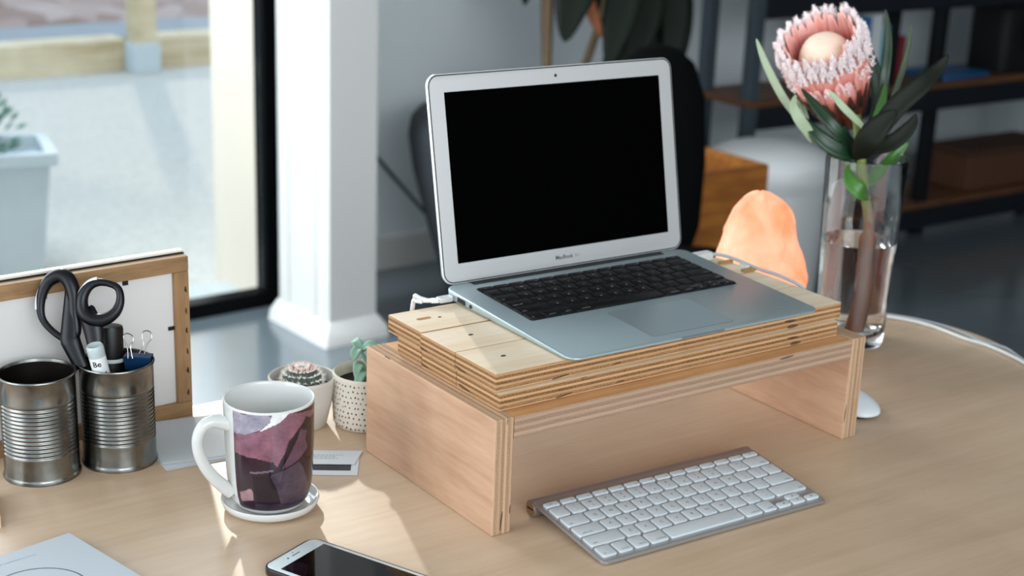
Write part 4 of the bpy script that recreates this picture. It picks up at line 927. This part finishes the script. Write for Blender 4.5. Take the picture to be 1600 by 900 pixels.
sp_pot = thing('succulent_pot', 'cream pot with black dots holding a green succulent beside the riser', 'potted succulent', (.0415, .3105, 0))
PR = .0385
MB().lathe([(0, .001), (PR-.006, 0), (PR-.003, .0015), (PR-.0008, .006), (PR, .02), (PR, .058), (PR-.0003, .0605), (PR-.0015, .062), (PR-.003, .061), (PR-.004, .055), (PR-.004, .046), (0, .046)], 72).build('pot', pm('cream_stoneware', 'd8cfbf', .6), sp_pot, ang=50)
dm = MB()
for r_ in range(9):
    zc = .0055+r_*.0062; nn_ = 46
    for j in range(nn_):
        a = 2*pi*(j+.5*(r_ % 2))/nn_+random.uniform(-.03, .03); z_ = zc+random.uniform(-.0008, .0008)
        Rr = PR+.00015 if z_ > .012 else PR-.0005+.00015*(z_ > .006)
        s1, s2 = random.uniform(.0007, .00105), random.uniform(.0009, .0014)
        vs = [(Rr*cos(a), Rr*sin(a), z_)]
        for k in range(8):
            t_ = 2*pi*k/8; aa = a+s1*cos(t_)/Rr; vs.append((Rr*cos(aa), Rr*sin(aa), z_+s2*sin(t_)))
        dm.add(vs, [(0, k+1, (k+1) % 8+1) for k in range(8)])
dm.build('painted_dots', M_ink, sp_pot, ang=0)
MB().lathe([(0, .050), (.02, .0495), (PR-.0038, .0485), (PR-.004, .0465)], 40).build('soil', pm('succulent_soil', '1b1512', .95, bump=1), sp_pot)
M_suc = pm('blue_green_succulent', '86ab94', .5, noise_amt=.2, noise_scale=100)
SP = Vector((.0475, .3095, 0))
MB().tube(catmull([(.004, .0, .049), (.006, .004, .062), (.0, .006, .075), (-.004, .008, .083)], 5), .0022, 10).build('stem', M_suc, sp_pot)
for pts, w in (([(-.004, .008, .082), (-.012, .0, .088), (-.018, -.004, .085), (-.020, -.006, .079)], .012), ([(-.002, .008, .083), (.004, .002, .090), (.012, -.004, .087), (.016, -.006, .081)], .012), ([(-.003, .010, .083), (-.004, .018, .090), (-.004, .026, .088)], .012),
               ([(.003, -.002, .050), (-.010, -.012, .066), (-.020, -.018, .062), (-.026, -.022, .050)], .013), ([(.003, -.002, .052), (-.012, -.006, .072), (-.018, -.010, .070), (-.022, -.014, .060)], .012), ([(.004, 0, .05), (.012, -.014, .064), (.016, -.024, .060)], .012), ([(.004, .004, .05), (.016, .012, .066), (.022, .018, .062)], .012)):
    o = leaf_obj(pts, w, M_suc, sp_pot, nrm=(-.3, -.4, .9), th=.0022, fold=.35)

# salt lamp
lm = thing('salt_lamp', 'glowing orange-pink rock salt lamp behind the laptop', 'lamp', (.617, .300, 0))
MB().lathe([(0, 0.0), (.046, 0), (.050, .003), (.050, .016), (.046, .020), (0, .020)], 48).build('lamp_base', veneer('lamp_base_wood', '9a6a3c', '6f4522', 0, 1), lm, ang=40)
lv, lf = [], []
NR, NS = 64, 96
prof = [(.018, .054), (.03, .060), (.06, .062), (.09, .060), (.12, .054), (.15, .046), (.17, .040), (.182, .035), (.193, .027), (.200, .017), (.204, .005)]
def pr_at(z):
    for (z0, r0), (z1, r1) in zip(prof[:-1], prof[1:]):
        if z <= z1: return r0+(r1-r0)*max(0, (z-z0)/(z1-z0))
    return 0
rvx = Vector((.813, -.582, 0)); 
for i in range(NR+1):
    z = .018+(.2035-.018)*i/NR; t_ = (z-.018)/.1855
    r = pr_at(z) ; ring_ = []
    cx0 = .004-.005*t_          # leans a little to the photo's left
    for j in range(NS):
        a = 2*pi*j/NS; d = Vector((cos(a), sin(a), 0)); s_ = d.dot(rvx)
        rr = r*(1+.06*max(0, s_)*sin(pi*min(1, t_*1.05))**2+.13*max(0, s_)**3*math.exp(-((t_-.84)/.12)**2))
        nz = noise.noise(Vector((cos(a)*1.3, sin(a)*1.3, z*14)))*.10+noise.noise(Vector((cos(a)*4, sin(a)*4, z*55)))*.05+noise.noise(Vector((cos(a)*9, sin(a)*9, z*120)))*.02
        rr *= 1+nz
        p = rvx*cx0+d*rr; ring_.append((p.x, p.y, z+.004*noise.noise(Vector((cos(a)*3, sin(a)*3, 2.5)))*t_))
    lv.append(ring_)
sl = MB().loft(lv)
m, n, l, b = new_mat('glowing_rock_salt')
t = n.new('ShaderNodeTexCoord'); z = n.new('ShaderNodeTexNoise'); z.inputs['Scale'].default_value = 16; z.inputs['Detail'].default_value = 3; z.inputs['Distortion'].default_value = .6
l.new(t.outputs['Object'], z.inputs['Vector']); r = n.new('ShaderNodeValToRGB'); cr = r.color_ramp
cr.elements[0].position = .36; cr.elements[0].color = (1.0, .20, .05, 1); cr.elements[1].position = .62; cr.elements[1].color = (1.0, .46, .29, 1)
l.new(z.outputs['Fac'], r.inputs[0]); l.new(r.outputs[0], b.inputs['Emission Color']); b.inputs['Emission Strength'].default_value = LAMP_E
b.inputs['Base Color'].default_value = (*lin('b07a62'), 1); b.inputs['Roughness'].default_value = .55
z2 = n.new('ShaderNodeTexNoise'); z2.inputs['Scale'].default_value = 45; l.new(t.outputs['Object'], z2.inputs['Vector']); bp = n.new('ShaderNodeBump'); bp.inputs['Strength'].default_value = .35; bp.inputs['Distance'].default_value = .004
l.new(z2.outputs['Fac'], bp.inputs['Height']); l.new(bp.outputs[0], b.inputs['Normal'])
tr = n.new('ShaderNodeBsdfTransparent'); mx = n.new('ShaderNodeMixShader'); mx.inputs[0].default_value = 0.0
l.new(b.outputs[0], mx.inputs[1]); l.new(tr.outputs[0], mx.inputs[2]); l.new(mx.outputs[0], n['Material Output'].inputs[0])
sl.build('salt_rock', m, lm, ang=25)
ld_ = bpy.data.lights.new('lamp_bulb', 'POINT'); ld_.energy = LAMP_P; ld_.color = (1.0, .42, .14); ld_.shadow_soft_size = .02
lo = bpy.data.objects.new('lamp_bulb', ld_); COL.objects.link(lo); lo.location = (0, 0, .075); lo.parent = lm

# vase with water
VC = (.741, .242)
vm, vn, vl, vb = new_mat('clear_glass'); vb.inputs['Transmission Weight'].default_value = 1; vb.inputs['Roughness'].default_value = 0; vb.inputs['IOR'].default_value = 1.48; vb.inputs['Base Color'].default_value = (.97, .985, .98, 1)
wm, wn_, wl_, wb_ = new_mat('water'); wb_.inputs['Transmission Weight'].default_value = 1; wb_.inputs['Roughness'].default_value = 0; wb_.inputs['IOR'].default_value = 1.333; wb_.inputs['Base Color'].default_value = (.97, .96, .93, 1)
vs_ = thing('glass_vase', 'clear cylindrical glass vase of water holding the protea, right of the lamp', 'vase', (*VC, 0))
vp = [(0, 0), (.040, 0), (.044, .001), (.0458, .004), (.0470, .03), (.0485, .10), (.0505, .18), (.0525, .2495), (.0522, .2510), (.0510, .2510), (.0505, .2495), (.0485, .18), (.0465, .10), (.0450, .03), (.0435, .020), (.040, .0175), (0, .017)]
MB().lathe(vp, 96).build('vase_glass', vm, vs_, ang=50)
wp = [(0, .0172), (.0399, .0177), (.0434, .0202), (.0449, .03), (.0464, .10), (.04765, .1405), (.0474, .1400), (0, .1400)]
MB().lathe(wp, 96).build('water', wm, vs_, ang=40)

# protea
pt_ = thing('protea_flower', 'pink king protea with fuzzy white tips and long leaves in the vase', 'flower', (*VC, .02))
PO = Vector((*VC, .02))
stem = [Vector(p)-PO for p in STEM[:6]]+[Vector((.733, .219, .12))-PO, Vector((.731, .217, .07))-PO, Vector((.728, .222, .024))-PO]
sp3 = catmull(stem, 5)
m, n, l, b = new_mat('green_brown_stem'); t = n.new('ShaderNodeTexCoord'); s3 = n.new('ShaderNodeSeparateXYZ'); l.new(t.outputs['Object'], s3.inputs[0])
z = n.new('ShaderNodeTexNoise'); z.inputs['Scale'].default_value = 70; l.new(t.outputs['Object'], z.inputs['Vector'])
ma = n.new('ShaderNodeMath'); ma.operation = 'MULTIPLY_ADD'; ma.inputs[1].default_value = .09; l.new(z.outputs['Fac'], ma.inputs[0]); l.new(s3.outputs[2], ma.inputs[2])
r = n.new('ShaderNodeValToRGB'); r.color_ramp.elements[0].position = .19; r.color_ramp.elements[0].color = (*lin('7a3a0e'), 1); r.color_ramp.elements[1].position = .24; r.color_ramp.elements[1].color = (*lin('6c7a30'), 1)
l.new(ma.outputs[0], r.inputs[0]); l.new(r.outputs[0], b.inputs['Base Color']); b.inputs['Roughness'].default_value = .6
MB().tube(sp3, [.0055+.001*random.random()+(.0050 if i > 26 else 0) for i in range(len(sp3))], 14).build('stem', m, pt_)
MC_ = {'light': pm('grey_green_leaf', '9aa88a', .5, noise_amt=.12, noise_scale=60), 'dark': pm('shaded_green_leaf', '14301a', .38, noise_amt=.25, noise_scale=50), 'mid': pm('mid_green_leaf', '39492a', .45, noise_amt=.2, noise_scale=50), 'deep': pm('shaded_olive_leaf', '10150b', .6, spec=.25, noise_amt=.2, noise_scale=50), 'green': pm('fresh_green_leaf', '3c6c24', .4, noise_amt=.3, noise_scale=60)}  # right-hand leaves darkened: shade put into the deep and dark colours
for k, (pts, w, c_) in LEAVES.items():
    leaf_obj([Vector(p)-PO for p in pts], w, MC_[c_], pt_, nrm=(-.6, -.75, .35), fold=.22, bw=.35, peak=.5)
fb, ft_ = Vector(FLOWER['base'])-PO, Vector(FLOWER['top'])-PO
ax = (ft_-fb); 
# axis of the head: up, towards photo left and a little towards the viewer
ax = Vector((-.594, -.143, .797)).normalized(); FL = .108*1.48
fb = ft_-ax*FL*.86
FM = Matrix.Translation(fb) @ ax.to_track_quat('Z', 'Y').to_matrix().to_4x4() @ Matrix.Scale(1.48, 4, (0, 0, 1))
rec = MB().lathe([(0, -.012), (.008, -.010), (.018, 0), (.030, .014), (.037, .034), (.039, .055), (.036, .066), (0, .066)], 40, M=FM).build('receptacle', pm('dark_green_receptacle', '1c1c10', .7), pt_)
m, n, l, b = new_mat('coral_bract'); at = n.new('ShaderNodeAttribute'); at.attribute_name = 'art'; l.new(at.outputs['Color'], b.inputs['Base Color']); b.inputs['Roughness'].default_value = .5
b.inputs['Subsurface Weight'].default_value = .15; b.inputs['Subsurface Radius'].default_value = (.01, .004, .003)
M_bract = m
M_fuzz = pm('white_fuzz', 'fbeeee', .9, sheen=.5)
C_base, C_mid, C_pink, C_tip = lin('12130a'), lin('5a2c20'), lin('d87c70'), lin('f0c0b8')  # dark lower bracts: brown-green sepals, with shade put into the colour
def mixc(a, b_, t): t = max(0, min(1, t)); return tuple(x+(y-x)*t for x, y in zip(a, b_))
def bract(a, r0, z0, r1, z1, w, curl, tint):
    mb = MB(); mb.col = []; R = []
    NN = 12
    for i in range(NN+1):
        t_ = i/NN
        r = r0+(r1-r0)*(t_**.7) - curl*.010*max(0, t_-.75)*4*0.5; z = z0+(z1-z0)*t_
        ww = w*(.45+.75*sin(pi*min(1, t_*.86+.05)))*(1 if t_ < .9 else (1-(t_-.9)*5))
        row = []
        for s_ in (-1, -.5, 0, .5, 1):
            aa = a+s_*ww/max(r, .01); rr = r-.0016*(abs(s_)**2)
            row.append(FM @ Vector((rr*cos(aa), rr*sin(aa), z)))
            cc = mixc(C_base, C_mid, t_*1.8) if t_ < .55 else mixc(C_mid, C_pink, (t_-.55)*6) if t_ < .72 else mixc(C_pink, C_tip, (t_-.67)*3)
            cc = mixc(cc, lin('c9552c'), tint*(1-abs(s_))*.6)
            mb.col.append(cc)
        R.append(row)
    vs = [tuple(q) for row in R for q in row]; fs = [(i*5+j, i*5+j+1, (i+1)*5+j+1, (i+1)*5+j) for i in range(NN) for j in range(4)]
    mb.add(vs, fs)
    o = mb.build('bract', M_bract, pt_, ang=60, fix=False)
    s_ = o.modifiers.new('thick', 'SOLIDIFY'); s_.thickness = .0012; s_.offset = 0
    # fuzzy fringe on the tip: small tufts
    fz = MB()
    for k in range(130 if z1 > .075 else 14):
        s0 = random.uniform(-1, 1); tt = 1-abs(s0)*.10-random.uniform(-.05, .07); r = r1+random.uniform(-.002, .002); aa = a+s0*w*.62/max(r, .01)
        p = Vector((r*cos(aa), r*sin(aa), z0+(z1-z0)*tt))
        od = Vector((cos(aa), sin(aa), .9)).normalized()
        for q in range(3):
            dv = (od+Vector((random.uniform(-1, 1), random.uniform(-1, 1), random.uniform(-.6, 1)))*.8).normalized()*random.uniform(.0022, .0055)
            sv = dv.cross(Vector((.2, .9, .3))).normalized()*.00055; uv = dv.cross(sv).normalized()*.00055
            pp = [FM @ x for x in (p-sv-uv, p+sv-uv, p+uv*1.3, p+dv)]
            fz.add(pp, [(0, 1, 3), (1, 2, 3), (2, 0, 3)])
    f_ = fz.build('white_fringe', M_fuzz, o, ang=60); f_['kind'] = 'stuff'
for (cnt, r0, z0, r1, z1, w, ph_) in ((26, .018, .000, .0505, .097, .0078, 0), (26, .024, .006, .0550, .090, .0078, .5), (22, .022, -.002, .0550, .068, .0082, .25), (20, .016, -.006, .0525, .050, .0085, .1), (18, .012, -.008, .047, .037, .008, .6), (14, .010, -.010, .040, .024, .008, .2)):
    for i in range(cnt):
        a = 2*pi*(i+ph_)/cnt+random.uniform(-.07, .07)
        if z1 < .055:
            # outer scale-like bracts, no fringe
            mb = MB(); mb.col = []; R = []
            for q in range(8):
                t_ = q/7; r = r0+(r1-r0)*t_**.8; z_ = z0+(z1-z0)*t_; ww = w*(1-.9*max(0, t_-.5)*2*.9)
                for s_ in (-1, 0, 1):
                    aa = a+s_*ww/max(r, .012); rr = r-.001*abs(s_)
                    R.append(tuple(FM @ Vector((rr*cos(aa), rr*sin(aa), z_)))); mb.col.append(mixc(C_base, C_mid, t_*(.75 if z1 > .04 else .25)))
            mb.add(R, [(q*3+j, q*3+j+1, q*3+j+4, q*3+j+3) for q in range(7) for j in range(2)])
            o = mb.build('bract', M_bract, pt_, ang=60, fix=False); s_ = o.modifiers.new('thick', 'SOLIDIFY'); s_.thickness = .0012; s_.offset = 0
        else: bract(a, r0, z0, r1+random.uniform(-.001, .001), z1+random.uniform(-.005, .003), w, 1, random.random()*.7)
# domed centre of many fine florets
dmm = MB(); dmm.col = []; NA, NZ = 160, 26; rings = []
for i in range(NZ+1):
    t_ = i/NZ; ph = t_*pi/2; ring_ = []
    for j in range(NA):
        a = 2*pi*j/NA; r = .0365*cos(ph)**.8*(1+.03*cos(40*a)); z_ = .058+.036*sin(ph)
        if i == 0: z_ = .045
        ring_.append(tuple(FM @ Vector((r*cos(a), r*sin(a), z_))))
        dmm.col.append(mixc(lin('e59488'), lin('ecd2bc'), t_*2.2+.15*cos(a*3)))
    rings.append(ring_)
dmm.loft(rings, cap0=False)
dmm.build('flower_dome', M_bract, pt_, ang=60)

# mouse
ms = thing('computer_mouse', 'low white computer mouse lying behind the right leg of the riser', 'mouse', (.5575, .0770, 0), radians(-8))
top = MB(); NU, NV = 24, 20; L_, Wd = .0565, .0285
vs = []; fs = []
def se(t_): return max(0, 1-abs(t_)**2.6)**.5
rings = []
for k, (sc_, z_) in enumerate(((.93, .0045), (.985, .006), (1.0, .0085), (.985, .0115), (.94, .0140), (.85, .0165), (.70, .0187), (.50, .0203), (.25, .0212), (.05, .0214))):
    ring_ = []
    for j in range(64):
        a = 2*pi*j/64; cx = abs(cos(a))**.78*(1 if cos(a) > 0 else -1); cy = abs(sin(a))**.78*(1 if sin(a) > 0 else -1)
        y = L_*cy*sc_; zz = z_-(.0060*(abs(y)/L_)**2.2)*(z_/.0214)
        ring_.append((Wd*cx*sc_*(1-.06*(cy)**2), y, max(zz, .0035)))
    rings.append(ring_)
MB().loft(rings).build('shell', pm('white_mouse_shell', 'd9dcdf', .12, coat=.3), ms, ang=60)
mb = MB(); ring_ = lambda s_, z_: [(Wd*s_*abs(cos(a))**.78*(1 if cos(a) > 0 else -1), L_*s_*abs(sin(a))**.78*(1 if sin(a) > 0 else -1), z_) for a in [2*pi*j/64 for j in range(64)]]
mb.loft([ring_(.86, .0003), ring_(.90, .002), ring_(.92, .0045)]).build('underside', pm('dark_mouse_base', '1a1c1f', .4), ms, ang=50)

# white cable along the rounded desk end
dc = MB().tube(catmull([(.62, .375, .0026), (.70, .372, .0026), (.78, .34, .0026), (.826, .318, .0026), (.868, .270, .0026), (.884, .222, .0026), (.882, .165, .0026), (.886, .125, .0026), (.876, .068, .0026), (.85, .01, .0026), (.80, -.08, .0026)], 8), .0024, 10).build('desk_cable', M_cable)
tag(dc, 'white cable curving along the rounded right end of the desk', 'cable')
dc = MB().tube(catmull([(.60, .395, .0026), (.69, .392, .0026), (.77, .362, .0026), (.835, .322, .0026), (.880, .268, .0026), (.900, .215, .0026), (.898, .17, .0026), (.893, .142, .0026), (.900, .110, .0026), (.884, .072, .0026), (.87, .04, .0026)], 8), .0020, 10).build('desk_cable', pm('grey_desk_cable', '9a9ea0', .45))
tag(dc, 'thin grey cable along the very edge of the desk\'s right end', 'cable')
# clothes peg cut by the left edge
o = thing('wooden_peg', 'end of a wooden clothes peg with wire spring at the left edge', 'clothes peg', (-.3815, .2900, 0), radians(75))
MB().loft([rrect(-.036, .036, -.0045, .0, .001, .0), rrect(-.036, .036, -.0045, .0, .001, .009)]).build('peg_half', M_block_top, o, ang=30)
MB().loft([rrect(-.036, .036, .0008, .0055, .001, .0), rrect(-.036, .036, .0008, .0055, .001, .009)]).build('peg_half', M_block_top, o, ang=30)
MB().tube([(.004*cos(t_*.6)+.01, .0065*(1 if True else 1)*sin(t_*.6)*.9, .010+.0006*t_*.4) for t_ in range(30)], .0006, 6).build('spring', M_wire, o)
